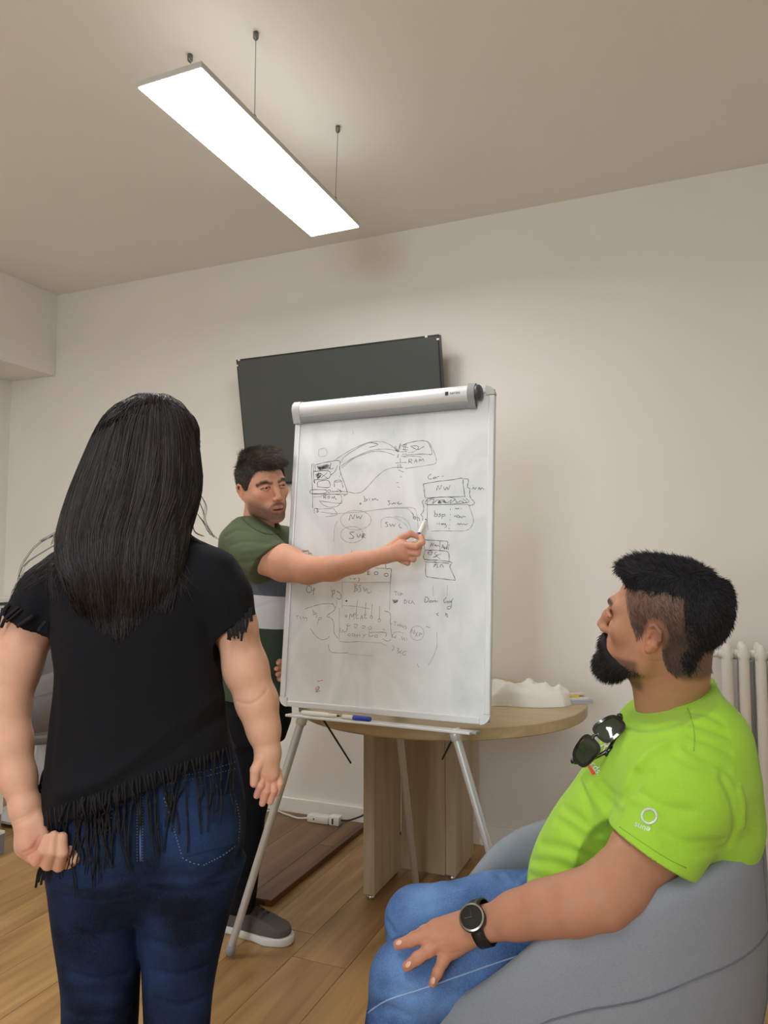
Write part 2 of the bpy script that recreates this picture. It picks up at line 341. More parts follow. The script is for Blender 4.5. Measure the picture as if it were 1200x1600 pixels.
# pen tray bar and legs
tb0, tb1 = bp(-.300, -.020, .022), bp(.292, -.020, .022)
bbox(MB(), -.305, .302, -.027, -.019, -.010, .040).build('pen_tray', M_FRAME, easel, bevel=.002)
bbox(MB(), .302, .318, -.026, -.018, -.008, .030).build('tray_end_cap', M_GREYP, easel, bevel=.002)
def leg(p, q, r0=.0125):
    p, q = np.array(p), np.array(q); d = (q-p)/np.linalg.norm(q-p)
    l = MB().tube([p, q], r0, 16).build('leg', M_ALU, easel, smooth=True); sharp(l)
    MB().tube([p-d*.005, p+d*.028], r0*1.35, 16).build('collar', M_FRAME, l, smooth=True)
    MB().tube([q-d*.03, q-d*.004, q], [r0*1.2, r0*1.3, r0*1.05], 16).build('rubber_foot', mat('rubber_grey', (140, 141, 143), .7), l, smooth=True)
lf = onZ(358, 1490, .012); leg(bp(-.262, -.024, .0), lf)
leg(bp(.243, -.024, .0), (-.40, 2.05, .012))
rf = onZ(651, 1392, .012); leg(bp(-.018, .30, -.075), rf)
bbox(MB(), -.05, .014, .26, .33, -.07, -.0165).build('leg_hinge', M_GREYP, easel, bevel=.004)
M_ROD = mat('black_rod', (20, 20, 22), .5)
MB().tube([bp(-.20, -.02, -.004), onPlane(548, 1192, np.array([0, 2.42, 0]), np.array([0, 1., 0]))], .0032, 8).build('brace_rod', M_ROD, easel)
MB().tube([bp(.252, -.02, -.004), onPlane(691, 1186, np.array([0, 2.42, 0]), np.array([0, 1., 0]))], .0032, 8).build('brace_rod', M_ROD, easel)

# handwriting: strokes traced as ribbons of ink lying on the board
def arc(cx, cy, rx, ry, n=14, a0=0., a1=2*math.pi): return [(cx+rx*math.cos(a0+(a1-a0)*i/n), cy+ry*math.sin(a0+(a1-a0)*i/n)) for i in range(n+1)]
INK = {'k': [], 'm': [], 'f': [], 'r': []}
def ink(kind, off, sc, strokes):
    for s in strokes: INK[kind].append([(off[0]+x/sc, off[1]+y/sc) for x, y in s])
A_, B_, C_, D_ = ((470, 670), 7.5), ((600, 670), 6.667), ((440, 860), 6.667), ((600, 830), 6.667)
ink('k', *A_, [[(130,410),(125,520),(135,690),(138,930)],[(150,405),(150,560),(165,640)],[(165,425),(280,395),(420,372),(460,385),(455,460),(470,530),(500,610),(545,740),(535,770),(500,785)],
 [(165,425),(170,490),(155,500),(330,495),(325,580),(160,600),(165,640)],[(185,440),(330,420),(190,460),(345,430),(200,475),(340,450),(210,485),(330,470),(350,400),(345,470),(385,460)],[(190,450),(320,440),(200,465),(320,455)],
 [(170,540),(230,520),(180,560),(240,545),(190,580),(210,510),(200,590),(235,530),(175,550)],[(185,525),(215,560),(190,575),(230,565)],[(230,520),(310,580)],[(310,515),(235,575)],[(430,430),(400,500),(345,545)],
 [(195,680),(205,620),(320,605),(335,685),(195,680)],[(395,680),(395,615),(470,605),(495,690)],[(400,625),(470,620)],[(105,740),(130,715),(290,715),(298,735),(285,755),(130,760),(105,740)],
 [(320,715),(318,750),(345,740),(345,720),(320,715)],[(360,745),(375,730),(385,745),(400,730),(410,740),(425,725),(430,742),(450,725),(480,735)],[(430,705),(480,735),(450,745)],[(480,735),(540,735)],[(150,765),(530,765)],
 [(265,815),(272,780),(295,782),(290,797),(270,800),(300,818)],[(325,785),(315,805),(330,815),(340,795),(325,785)],[(360,820),(370,795),(380,815),(395,790),(400,815),(420,830)],
 [(160,990),(158,935),(200,935)],[(180,940),(200,945),(185,975),(210,970),(190,955)],[(1095,210),(1135,265),(1165,175)],[(1110,200),(1140,262),(1150,250)],[(1130,268),(1195,270)],[(820,155),(905,185),(800,220)],
 [(690,875),(700,868),(708,880),(695,888),(690,875)],[(738,785),(750,820),(742,850),(775,840),(778,825),(750,830)],[(800,815),(805,840)],[(835,845),(840,820),(855,835),(870,815),(885,830),(910,835)],
 [(1050,845),(1025,845),(1035,865),(1045,880),(1020,895)],[(1060,870),(1075,885),(1085,865),(1100,880),(1115,860)],[(1150,855),(1130,870),(1150,880),(1185,875)],
 [(565,1075),(585,1005),(610,1055),(630,1005)],[(650,1010),(660,1050),(680,1025),(695,1055),(718,1010)],[(1020,1095),(990,1100),(1010,1120),(1020,1140),(990,1150)],[(1040,1110),(1055,1145),(1075,1115),(1090,1145),(1110,1110)],[(1165,1110),(1150,1140),(1185,1165)]])
ink('m', *A_, [[(145,800),(240,795)],[(235,790),(300,770),(430,770),(475,790),(478,850),(460,875),(220,845)],[(220,845),(260,890),(340,918),(430,905),(478,850)],[(290,1032),(425,1008),(395,955),(370,935),(200,940)],[(235,975),(420,1000)],[(470,530),(450,565)],
 [(390,375),(480,310),(640,220),(760,170),(850,150),(950,150),(1050,190),(1130,265)],[(465,400),(510,330),(640,240),(800,165),(900,180)],[(470,440),(560,370),(700,300),(820,255),(920,240),(1040,240),(1130,262)],[(480,460),(600,360),(760,290),(880,262),(1000,275),(1100,310)],
 [(540,735),(640,755),(720,735),(800,660),(880,570),(980,490),(1080,455),(1190,455)]])
ink('f', *A_, [arc(645,1070,180,115),arc(600,1240,135,95),[(940,1160),(950,1060),(1060,1035),(1170,1080),(1260,1170),(1230,1290)],[(340,1000),(560,985),(740,970),(950,940),(1180,930),(1260,940),(1310,1000)],[(430,1085),(405,1130),(390,1200),(385,1320)],
 [(210,240),(290,230),(300,310),(215,320),(210,240)],[(612,20),(612,60)],[(1085,10),(1090,70)]])
ink('k', (320, 660), 3.333, [[(780,570),(755,575),(770,590),(775,602),(750,605)],[(790,580),(800,600),(810,582),(820,600),(828,578)],[(822,580),(820,603)],[(822,580),(834,583),(832,590),(822,592),(837,603)]])
ink('k', *B_, [[(180,175),(260,145),(370,125),(440,130),(470,160),(500,262),(400,262),(230,275)],[(275,180),(340,215),(360,195),(340,178),(285,180)],[(345,215),(370,212),(420,180)],
 [(185,170),(240,165)],[(185,185),(250,195)],[(190,215),(250,220)],[(190,240),(240,238)],[(190,265),(235,262)],[(180,285),(225,285)],[(210,160),(205,225)],[(225,170),(220,240)],[(170,155),(165,215)],[(140,270),(150,300)],[(155,265),(135,300)],[(170,310),(170,350)],[(120,355),(235,350)],[(145,370),(145,400)],[(165,370),(165,400)],[(175,370),(178,405)],[(135,405),(195,402)],[(150,430),(205,450)],[(170,500),(185,500)],[(130,560),(150,562)],[(140,605),(165,610)],[(110,190),(140,235)],
 [(255,360),(262,318),(290,320),(285,335),(260,340),(295,358)],[(315,350),(335,320),(345,350)],[(320,340),(345,338)],[(365,345),(372,315),(385,335),(402,312),(420,342)],
 [(410,575),(560,548),(720,530),(815,515),(825,580),(840,695),(830,705),(600,712),(440,720)],[(410,575),(418,640),(425,700),(432,725)],[(548,645),(560,590),(580,630),(600,585)],[(620,600),(635,640),(655,605),(668,635),(690,585)],
 [(835,522),(870,522),(880,540),(870,590),(870,612),(895,625),(890,680),(910,730),(940,760),(935,785),(905,797),(880,795)],[(922,590),(926,594)],[(922,630),(932,608),(945,632),(960,612)],[(985,635),(990,610),(1005,635),(1015,615),(1045,632)],
 [(450,730),(455,790),(860,770),(855,725)],[(455,730),(570,712),(690,712),(745,735)],[(460,760),(490,735),(520,740),(505,780),(560,740),(590,770),(560,770),(600,740),(640,775),(620,735),(660,770),(700,740),(690,775),(740,740),(760,770),(800,750),(830,770)],[(820,730),(860,760)],[(560,765),(600,775),(570,755),(650,770)],
 [(525,850),(530,880),(525,912),(555,905),(555,888),(530,890)],[(590,885),(575,890),(590,900),(580,915),(565,912)],[(605,890),(602,940)],[(605,895),(630,890),(635,905),(608,912)],[(548,990),(560,990)],[(575,978),(575,1002)],[(590,1000),(605,985),(610,1002),(620,985),(625,1000)],[(645,985),(630,995),(645,1000),(648,1020),(630,1032)],
 [(690,830),(692,848)],[(688,888),(690,900)],[(686,940),(690,955)],[(680,1000),(683,1008)],[(680,1030),(678,1048)],[(742,840),(752,825),(762,838),(775,825),(782,838)],[(800,830),(810,832)],[(730,920),(745,905),(760,925),(765,900),(785,910),(775,930),(800,915),(810,930),(825,910),(850,920)],[(760,1000),(775,985),(785,1002),(800,985),(815,1000),(830,990),(845,1000),(872,988)],
 [(415,742),(398,760),(412,800),(410,860),(385,895),(402,915),(402,955)],[(298,875),(305,900),(308,940),(330,935),(325,915),(308,925)],[(348,960),(345,925),(365,930),(370,960)],
 [(495,470),(465,490),(460,515),(480,525),(500,515)],[(525,500),(510,515),(525,522),(535,500),(540,520)],[(550,520),(555,500),(575,498)],[(600,497),(622,492)]])
ink('m', *B_, [[(440,130),(480,155),(520,240),(545,320),(535,360),(480,375),(220,415)],[(200,295),(290,285),(370,290),(385,300)],[(250,250),(310,240),(350,210)],[(455,790),(880,790)],[(450,740),(450,900),(455,1020),(460,1055)],[(490,1068),(600,1062),(760,1065),(850,1060),(900,1030),(930,970),(920,900),(885,795)]])
ink('f', *B_, [[(0,830),(120,820),(280,820),(330,850),(350,960),(355,1040)],[(110,910),(200,930),(260,990),(280,1060)]])
ink('k', *C_, [[(205,60),(215,20),(275,8),(285,35),(280,75)],[(285,35),(310,30),(315,70)],[(215,2),(280,0)],[(1085,140),(1090,190),(1140,190),(1140,250),(1130,350)],[(850,220),(855,240)],[(915,215),(890,225),(905,235),(892,250),(920,248)],arc(985,237,20,14,10),arc(1090,255,20,16,10),
 [(710,290),(725,300)],[(745,290),(760,300),(770,285)],[(795,285),(812,300),(800,325)],arc(675,527,8,7,10),arc(675,527,3,3,8),arc(285,405,26,35,14),[(335,390),(330,465)],[(335,390),(345,410),(320,420)],[(515,420),(530,440),(525,490)],[(530,425),(550,415),(545,450),(530,455)],[(570,420),(610,450),(618,490),(600,510),(575,495)]])
ink('m', *C_, [[(975,180),(1010,185),(1090,185)],[(730,0),(728,25)],[(755,350),(765,390),(755,435)],[(755,350),(785,360),(765,390),(795,405),(755,435)],[(830,360),(805,370),(820,395),(825,420),(800,435)],[(850,375),(865,425),(885,395),(900,445),(940,430)],[(1033,422),(1037,422)],[(1063,440),(1067,440)],[(1093,440),(1097,440)],
 [(245,610),(350,575),(450,555),(540,557)],[(325,615),(335,660),(330,670),(350,660),(345,640)],[(370,650),(355,665),(370,685),(355,700)],[(390,700),(372,768)],[(390,700),(415,700),(405,720),(385,725)],[(150,685),(180,680)],[(165,683),(165,710)],[(205,685),(190,700),(205,715)],[(230,690),(220,700),(235,700),(232,715)],[(255,695),(245,705),(262,705),(262,735)],
 [(535,560),(560,610),(520,645),(470,685),(520,710),(545,770),(545,850),(585,915)],[(300,815),(340,870),(390,920),(440,930),(480,915),(500,895)],[(790,520),(775,655)],[(760,650),(772,675),(780,650)],[(877,545),(868,660)],[(855,660),(870,680),(880,655)],[(943,560),(935,690)],arc(935,695,12,14,8),[(1020,580),(1018,720)],arc(1018,727,13,16,8),
 [(705,720),(715,660),(735,695),(750,655),(755,720)],[(795,670),(775,690),(785,712),(800,705)],[(820,720),(835,675),(845,720)],[(825,705),(845,700)],[(870,670),(865,705),(890,705)],arc(672,685,9,11,8),[(670,770),(690,790),(715,780)],[(690,760),(680,830),(660,850)],[(755,770),(790,775),(770,810),(755,790)],[(840,785),(870,790),(850,815),(835,800)],[(915,790),(940,805),(915,825),(900,800)],
 [(610,810),(608,850)],[(625,860),(635,830),(650,850),(670,845)],arc(705,880,12,12,8),arc(745,880,12,13,8),[(765,870),(765,905)],[(790,870),(785,905)],[(770,885),(815,885)],[(815,870),(815,900)],[(850,870),(860,890),(880,870)],[(860,890),(850,915)],[(910,840),(915,895),(960,885)],arc(985,893,15,12,8),[(920,855),(1080,855),(1085,900)],
 [(605,950),(700,955),(800,950)],[(485,980),(500,1040),(540,1065),(690,1068)],[(1070,630),(1125,650),(1135,700),(1130,760),(1150,755)],[(1135,760),(1140,830),(1150,890),(1170,910)],[(1050,920),(1100,945),(1140,930)],[(1055,820),(1075,830)],[(1040,965),(1095,995)]])
ink('f', *C_, [[(565,500),(575,560),(555,610)],[(630,330),(630,600)],[(515,370),(520,420)],[(640,575),(780,585),(920,610)],[(800,950),(1040,965)],[(600,600),(600,940)],[(1130,350),(1125,620)],[(700,1080),(960,1100)],[(630,330),(850,335),(1130,330)]])
ink('k', *D_, [[(415,90),(580,100),(660,108),(655,170)],[(418,90),(420,190)],[(583,105),(585,210)],[(678,135),(668,195)],[(482,160),(495,125),(505,150),(518,125)],[(530,160),(535,140),(548,158),(560,145),(578,160)],[(600,180),(612,140),(625,185)],[(605,165),(625,165)],[(630,190),(632,165),(642,175),(632,180)],[(648,190),(650,165),(660,178),(650,182)],
 [(425,195),(560,200),(650,210),(675,235),(680,310)],[(430,195),(418,290),(560,300)],arc(480,225,20,22,10),[(455,225),(510,220)],[(545,215),(525,235),(550,250),(530,275)],[(595,235),(545,255),(510,275)],[(545,260),(585,290)],[(425,320),(560,325),(680,335)],[(420,295),(695,320),(685,370),(740,495),(720,508),(600,495),(470,478),(435,455),(435,335)],
 [(525,315),(545,330),(515,375)],[(515,345),(540,345),(515,370)],[(560,340),(550,355),(560,375),(545,380)],[(585,375),(590,350),(605,350),(622,378)],[(430,685),(425,742),(465,720),(455,690),(430,685)],[(485,720),(470,735),(490,740),(492,722)],[(500,720),(508,740),(518,720)],[(528,738),(532,720),(545,738)],[(555,722),(556,740)],[(560,700),(562,705)],
 [(650,690),(625,715),(630,745),(655,735)],[(665,725),(660,745),(675,745),(675,725)],[(685,745),(690,725),(700,745)],[(718,700),(705,730),(695,800),(665,812),(660,790),(690,780)],[(525,855),(530,858)],[(570,850),(548,865),(570,880)],[(600,885),(603,887)],[(640,850),(645,885)],[(640,870),(655,860),(660,900)]])
ink('m', *D_, [[(105,630),(140,628)],[(122,630),(122,668)],[(155,635),(145,655),(160,670)],[(170,670),(172,645),(195,655),(172,662)],[(85,715),(150,720),(90,730),(145,735),(95,745),(130,745)],[(90,722),(140,728),(100,740)],[(215,710),(212,752),(240,735),(215,710)],[(270,720),(255,740),(270,755)],[(285,755),(295,725),(305,745),(318,762)],
 [(105,940),(130,945)],[(118,943),(112,985)],[(140,990),(145,970),(155,985),(170,970),(175,995),(190,980),(200,1005),(215,985),(235,1000),(220,1020)],[(282,1060),(288,1020),(310,1070),(318,1030)],[(325,1055),(350,1095)],[(350,1050),(325,1100)],[(365,1095),(370,1060),(395,1070),(370,1080)],[(90,1075),(80,1110)],[(130,1090),(110,1105),(125,1115)],[(160,1130),(165,1128)],[(185,1095),(190,1130),(210,1110),(215,1140)],[(235,1110),(240,1140)],
 [(85,1190),(105,1210),(85,1245)],[(130,1215),(155,1225),(140,1245),(160,1260),(135,1275)],[(185,1240),(165,1260),(180,1275)],[(235,1250),(205,1255),(195,1285),(225,1290),(225,1270)],[(138,1300),(142,1300)],[(165,1300),(175,1300)],[(345,1385),(365,1420)]])
ink('f', *D_, [arc(345,1062,72,75,18),[(80,1085),(110,1055),(160,1050),(200,1065)],[(550,1050),(550,1200),(520,1290),(460,1400)],[(660,560),(658,670)],[(510,570),(515,680)]])
ink('r', (420, 860), 3.158, [[(240,647),(268,640)],[(230,690),(238,674),(250,676),(232,697),(252,692)]]); ink('r', *D_, [[(440,990),(475,1005)]])
for k, (nm, rgb, wd) in {'k': ('marker_writing_black', (46, 48, 54), .0017), 'm': ('marker_writing_grey', (116, 120, 124), .0015), 'f': ('marker_writing_faint', (184, 188, 190), .0020), 'r': ('marker_writing_red', (196, 60, 60), .0022)}.items():
    mb = MB()
    for st in INK[k]:
        P = [onPlane(x, y, bp(0, .5, .0006), BN) for x, y in st]
        P = [p for p in spline(P, 4)]
        if len(P) == 2: P = [P[0], (P[0]+P[1])/2, P[1]]
        L_, R_ = [], []
        for i, p in enumerate(P):
            tt = P[min(i+1, len(P)-1)]-P[max(i-1, 0)]; s = np.cross(BN, tt); s /= (np.linalg.norm(s)+1e-9)
            w = wd*(.85+.3*math.sin(i*1.7+len(P)))*.5; L_.append(p+s*w); R_.append(p-s*w)
        n = len(P); mb.add(L_+R_, [(i, i+1, n+i+1, n+i) for i in range(n-1)])
    o = mb.build(nm, mat(nm, rgb, .5), easel); o['kind'] = 'stuff'

# pens in the tray
def marker(name, a, b, r, segs, label):
    a, b = np.array(a), np.array(b); root = empty(name, a); tag(root, label, 'marker')
    for (nm, t0, t1, r0, r1, m) in segs: sharp(MB().tube([a+(b-a)*t0, a+(b-a)*(t0+.08*(t1-t0)), a+(b-a)*(t1-.08*(t1-t0)), a+(b-a)*t1], [r0*.85, r0, r1, r1*.8], 14).build(nm, m, root, smooth=True), 50)
    return root
M_PENW = mat('marker_white', (236, 235, 226), .4); M_PENB = mat('marker_blue', (28, 62, 170), .4); M_PENC = mat('marker_cream', (228, 222, 200), .45)
TZ = -.0112
marker('board_marker', bp(-.252, TZ, .027), bp(-.118, TZ, .027), .0075, [('barrel', 0, .72, .0075, .0075, M_PENW), ('shoulder', .72, .93, .006, .0052, M_PENC), ('nib', .93, 1., .0028, .002, M_ROD)], 'uncapped white barrelled marker with black nib lying in the easel tray')
marker('board_marker', bp(-.108, TZ-.0003, .027), bp(-.012, TZ-.0003, .027), .0072, [('barrel', 0, .38, .0068, .007, M_PENC), ('cap', .38, 1., .0076, .0072, M_PENB)], 'white marker with blue cap lying in the easel tray')

# ------------------------------------------------------------ things on the table
bag = onZ(835, 1098, TH)
def cloth_bag():
    nx, ny = 46, 26; G = np.zeros((nx, ny, 3)); rng = np.random.RandomState(4)
    ax = CR*.94+_F0*-.05; ay = _F0
    for i in range(nx):
        for j in range(ny):
            u, v = i/(nx-1)*2-1, j/(ny-1)*2-1
            e = max(0, 1-abs(u)**4)*max(0, 1-abs(v)**3)
            h = .008+.052*(e**.4)*(1-.18*u) if e > 0 else .0
            h += .005*math.sin(u*7+v*2.2)*e**.5+.004*math.sin(v*6-u*9)*e**.5
            h += .004*(1-abs(math.sin(u*5.5+v*1.7+.6)))**3*e**.5+.004*(1-abs(math.sin(v*3.1-u*3.3)))**4*e**.5
            for (cu, cv, am, w) in ((.10, .35, .013, .09), (.42, .2, .012, .08), (.74, .05, .016, .08), (-.5, .3, .008, .25)): h += am*math.exp(-((u-cu)/w)**2-((v-cv)/.5)**2)*min(1, e*3)
            px = u*(.168+.012*math.sin(v*3)) ; py = v*(.088+.012*math.sin(u*4+1))
            if u > .75: py *= 1-.5*(u-.75)/.25
            p = np.array(bag)+ax*(px-.028)+ay*py; G[i, j] = (p[0], p[1], TH+.001+max(0, h*1.05) if e > 0 else TH+.001)
    mb = MB(); mb.grid(G); n0 = len(mb.v)
    B = G.copy(); B[:, :, 2] = TH+.0006; mb.grid(B[:, ::-1])
    return mb
bagr = empty('cotton_tote_bag', bag); tag(bagr, 'crumpled white cotton tote bag lying on the round table', 'bag')
b_ = cloth_bag().build('folded_fabric', mat('cotton_white', (240, 235, 226), .9, noise=.02, nscale=30, bump=.6, bscale=45), bagr, smooth=True)
smd = onZ(797, 1092, TH+.055)
pp = onZ(893, 1099, TH)
def paper(dz, w, d, th, rot, rgb, label, off=(0, 0)):
    c = np.array(pp)+CR*off[0]+_F0*off[1]; a = rot; ax = CR*math.cos(a)+_F0*math.sin(a); ay = -CR*math.sin(a)+_F0*math.cos(a)
    o = MB().obox((c[0], c[1], TH+dz+th/2), ax*w/2, ay*d/2, CZ*th/2).build('booklet', mat('paper_%d_%d_%d' % rgb, rgb, .7), None); tag(o, label, 'booklet', None); return o
paper(.0004, .15, .11, .012, .10, (176, 176, 184), 'thick grey booklet at the bottom of the pile beside the tote bag', (-.004, .035))
paper(.0128, .15, .10, .006, .22, (222, 220, 214), 'white booklet in the middle of the pile beside the tote bag', (-.018, .04))
paper(.0192, .12, .09, .005, .05, (226, 184, 70), 'yellow booklet on top of the pile beside the tote bag', (-.030, .05))
paper(.0246, .13, .03, .006, .28, (212, 202, 178), 'folded cream leaflet on top of the pile beside the tote bag', (-.004, .028))

# ------------------------------------------------------------ power strip and cables on the platform
ps = onZ(512, 1276, PZ+.02); psd = np.array([1., 0, 0])
pr = empty('power_strip', (ps[0], ps[1]-.01, PZ)); tag(pr, 'white power strip with plugs lying on the platform at the wall', 'power strip')
M_PLW = mat('white_plastic', (226, 222, 212), .45)
cy = W_Y-.09
sx = ps[0]
MB().box((sx-.085, cy-.025, PZ+.0005), (sx+.03, cy+.025, PZ+.036)).build('socket_block', M_PLW, pr, bevel=.008, smooth=True)
MB().box((sx+.031, cy-.022, PZ+.0005), (sx+.085, cy+.022, PZ+.043)).build('plug', mat('white_plastic_bright', (240, 238, 232), .4), pr, bevel=.006, smooth=True)
MB().box((sx+.048, cy-.0235, PZ+.008), (sx+.056, cy-.0215, PZ+.034)).build('plug_slot', M_TVB, pr)
MB().lathe([(.004, 0), (.004, .001)], (sx-.045, cy-.0255, PZ+.02), 8, np.array([[1., 0, 0], [0, 0, -1.], [0, 1., 0]])).build('switch', M_TVB, pr)
cb = tag(MB().tube(spline([(sx-.087, cy, PZ+.012), (sx-.14, cy-.01, PZ+.008), (sx-.22, cy+.02, PZ+.006), (sx-.30, cy+.03, PZ+.012), (sx-.36, cy-.03, PZ+.006), (sx-.38, cy-.12, PZ+.006), (sx-.46, cy-.18, PZ+.006), (sx-.58, cy-.14, PZ+.006), (sx-.60, cy-.05, PZ+.006), (sx-.75, cy+.0, PZ+.006)], 6), .0042, 8).build('white_cable', M_PLW, smooth=True), 'white cable looping on the platform left of the power strip', 'cable')
cb2 = tag(MB().tube(spline([(sx+.087, cy, PZ+.024), (sx+.13, cy, PZ+.03), (sx+.20, cy+.02, PZ+.06), (sx+.28, cy+.03, PZ+.12), (sx+.36, cy+.045, PZ+.24), (sx+.39, cy+.06, PZ+.5)], 6), .0042, 8).build('black_cable', M_TVB, smooth=True), 'black cable running from the power strip up behind the table leg', 'cable')

# ------------------------------------------------------------ grey tub chairs
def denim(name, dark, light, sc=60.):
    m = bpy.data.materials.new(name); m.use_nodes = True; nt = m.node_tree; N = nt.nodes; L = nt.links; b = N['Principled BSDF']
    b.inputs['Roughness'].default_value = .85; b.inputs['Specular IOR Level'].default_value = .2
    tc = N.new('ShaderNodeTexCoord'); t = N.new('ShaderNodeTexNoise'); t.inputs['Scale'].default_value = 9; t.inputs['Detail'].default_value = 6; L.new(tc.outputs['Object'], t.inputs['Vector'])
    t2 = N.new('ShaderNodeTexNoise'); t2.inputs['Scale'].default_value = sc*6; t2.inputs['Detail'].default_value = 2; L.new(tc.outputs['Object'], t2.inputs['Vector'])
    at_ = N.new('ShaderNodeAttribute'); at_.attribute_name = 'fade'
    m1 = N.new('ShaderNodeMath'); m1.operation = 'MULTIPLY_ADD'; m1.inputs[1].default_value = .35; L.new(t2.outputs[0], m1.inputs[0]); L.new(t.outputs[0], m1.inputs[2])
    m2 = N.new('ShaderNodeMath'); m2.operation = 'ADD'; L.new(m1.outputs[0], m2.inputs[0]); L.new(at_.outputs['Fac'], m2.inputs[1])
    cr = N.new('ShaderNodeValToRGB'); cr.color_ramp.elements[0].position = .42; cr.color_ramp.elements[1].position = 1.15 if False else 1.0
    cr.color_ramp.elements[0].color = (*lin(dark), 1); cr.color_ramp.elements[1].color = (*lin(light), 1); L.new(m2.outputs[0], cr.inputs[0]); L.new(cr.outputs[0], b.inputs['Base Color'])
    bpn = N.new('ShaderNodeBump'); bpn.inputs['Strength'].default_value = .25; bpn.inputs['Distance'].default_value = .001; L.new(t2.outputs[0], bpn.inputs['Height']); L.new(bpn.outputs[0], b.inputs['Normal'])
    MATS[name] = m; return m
M_FELT = mat('grey_felt', (140, 145, 153), .95, noise=.10, nscale=500, bump=.5, bscale=700, spec=.15)
M_FELT2 = mat('taupe_felt', (122, 118, 116), .95, noise=.08, nscale=500, bump=.4, bscale=700, spec=.15)
def tub_chair(loc, rz, label, m, a=.345, b=.325, hb=.845, hf=.40, base=.13, pedestal=False, rimz=None):
    r = empty('tub_chair', loc, rz); tag(r, label, 'chair')
    nu, ZS = 72, .40
    def rim(th):                       # th 0 = front (+x), pi = back; the arm rests drop towards the front
        if rimz is None: c = .5-.5*math.cos(th); return hf+(hb-hf)*(c**.62)
        x = math.cos(th)*a; return float(np.interp(x, *rimz))-.075*max(0, -math.sin(th))*(1 if x > -.1 else max(0, 1+(x+.1)/.2))
    rows = []
    for k in range(nu):
        th = 2*math.pi*k/nu; c, s = math.cos(th), math.sin(th); h = rim(th); pr = []
        ex = a*(1.0 if c < 0 else 1.06)
        for t, q in ((0, .62), (.04, .66), (.2, .80), (.4, .91), (.6, .98), (.8, 1.0), (.92, .99)): pr.append((q, base+(h-base-.03)*t))
        pr += [(.985, h-.030), (.965, h-.010), (.925, h), (.875, h-.006), (.835, h-.028)]
        zi = min(ZS, h-.05)
        for t, q in ((.25, .80), (.6, .76), (1., .72)): pr.append((q, h-.03-(h-.03-zi)*t))
        rows.append([(q*ex*c, q*b*s, z) for q, z in pr])
    m_ = len(rows[0]); v = [p for row in rows for p in row]
    f = [(k*m_+i, ((k+1) % nu)*m_+i, ((k+1) % nu)*m_+i+1, k*m_+i+1) for k in range(nu) for i in range(m_-1)]
    f += [tuple(k*m_ for k in range(nu-1, -1, -1)), tuple(k*m_+m_-1 for k in range(nu))]
    def part(name, mb, mm, smooth=True, ang=60):
        o = link(name, mb.mesh(name), mm, None, smooth); o.parent = r; sharp(o, ang); return o
    part('shell', MB().add(v, f), m)
    sm = MB(); sp = []
    for k in range(nu+1):
        th = 2*math.pi*k/nu; h = rim(th); ex = a*(1.0 if math.cos(th) < 0 else 1.06); t = .80
        sp.append((1.002*ex*math.cos(th), 1.002*b*math.sin(th), base+(h-base-.03)*t))
    part('seam_piping', sm.tube(sp, .0016, 6, False), mat('felt_seam', (98, 102, 108), .9))
    for s in (-1, 1):
        th = math.pi-s*.62; h = rim(th); pts = []
        for t, q in ((.04, .66), (.2, .80), (.4, .91), (.6, .98), (.8, 1.0), (.92, .99), (1., .985)): pts.append((1.002*q*a*math.cos(th), 1.002*q*b*math.sin(th), base+(h-base-.03)*t))
        part('seam_piping', MB().tube(pts, .0016, 6, False), mat('felt_seam', (98, 102, 108), .9))
    part('seat_cushion', MB().lathe([(.20, ZS-.03), (.235, ZS-.02), (.245, ZS+.01), (.22, ZS+.035), (.12, ZS+.045), (.0, ZS+.047)], (.02, 0, 0), 36), m)
    if pedestal: part('pedestal', MB().lathe([(.20, 0.0), (.20, .012), (.03, .03), (.025, base+.01)], (0, 0, 0), 28), mat('white_metal', (220, 220, 220), .35))
    else:
        for sx_ in (-1, 1):
            for sy_ in (-1, 1): part('leg', MB().tube([(sx_*.15, sy_*.14, base+.02), (sx_*.19, sy_*.18, 0.001)], [.018, .011], 10), M_ROD)
    return r
CH = CC*0+at(905, 1400, 1.47); CHL = (CH[0], CH[1], 0)
CHR = YAW+math.pi          # faces camera-left
chair = tub_chair(CHL, CHR, 'grey felt tub chair with the man in the green shirt sitting in it', M_FELT, rimz=([-.35, -.29, -.106, 0, .07, .13, .197, .265, .33, .37], [.768, .765, .745, .710, .690, .655, .580, .505, .43, .40]))
tub_chair((-3.02, 2.80, PZ), math.radians(-100), 'grey felt tub chair on a white pedestal beside the low white bench', M_FELT2, .33, .33, .84, .62, .40, True)
# low stepped bench at the left
bn = empty('storage_bench', (-3.1, 2.2, 0)); tag(bn, 'low stepped white bench with dark edged top near the left wall', 'bench')
MB().box((-3.62, 1.75, .001), (-2.775, 2.385, .085)).build('base', mat('bench_grey', (128, 128, 130), .6), bn, bevel=.002)  # white bench side, its shade put into this grey
MB().box((-3.62, 1.75, .0855), (-2.773, 2.385, .098)).build('lower_shelf', M_WHITE, bn, bevel=.002)
MB().box((-3.62, 2.16, .0985), (-2.80, 2.385, .165)).build('riser', mat('bench_brown', (140, 124, 104), .6), bn)
MB().box((-3.62, 2.155, .1655), (-2.79, 2.385, .285)).build('drawer_box', M_WHITE, bn, bevel=.003)
MB().box((-3.62, 2.152, .110), (-2.80, 2.1595, .122)).build('brass_strip', mat('brass', (206, 186, 110), .35, metal=.7), bn)
MB().box((-3.63, 2.145, .2855), (-2.78, 2.392, .318)).build('top', mat('bench_top', (96, 88, 80), .5), bn, bevel=.003)
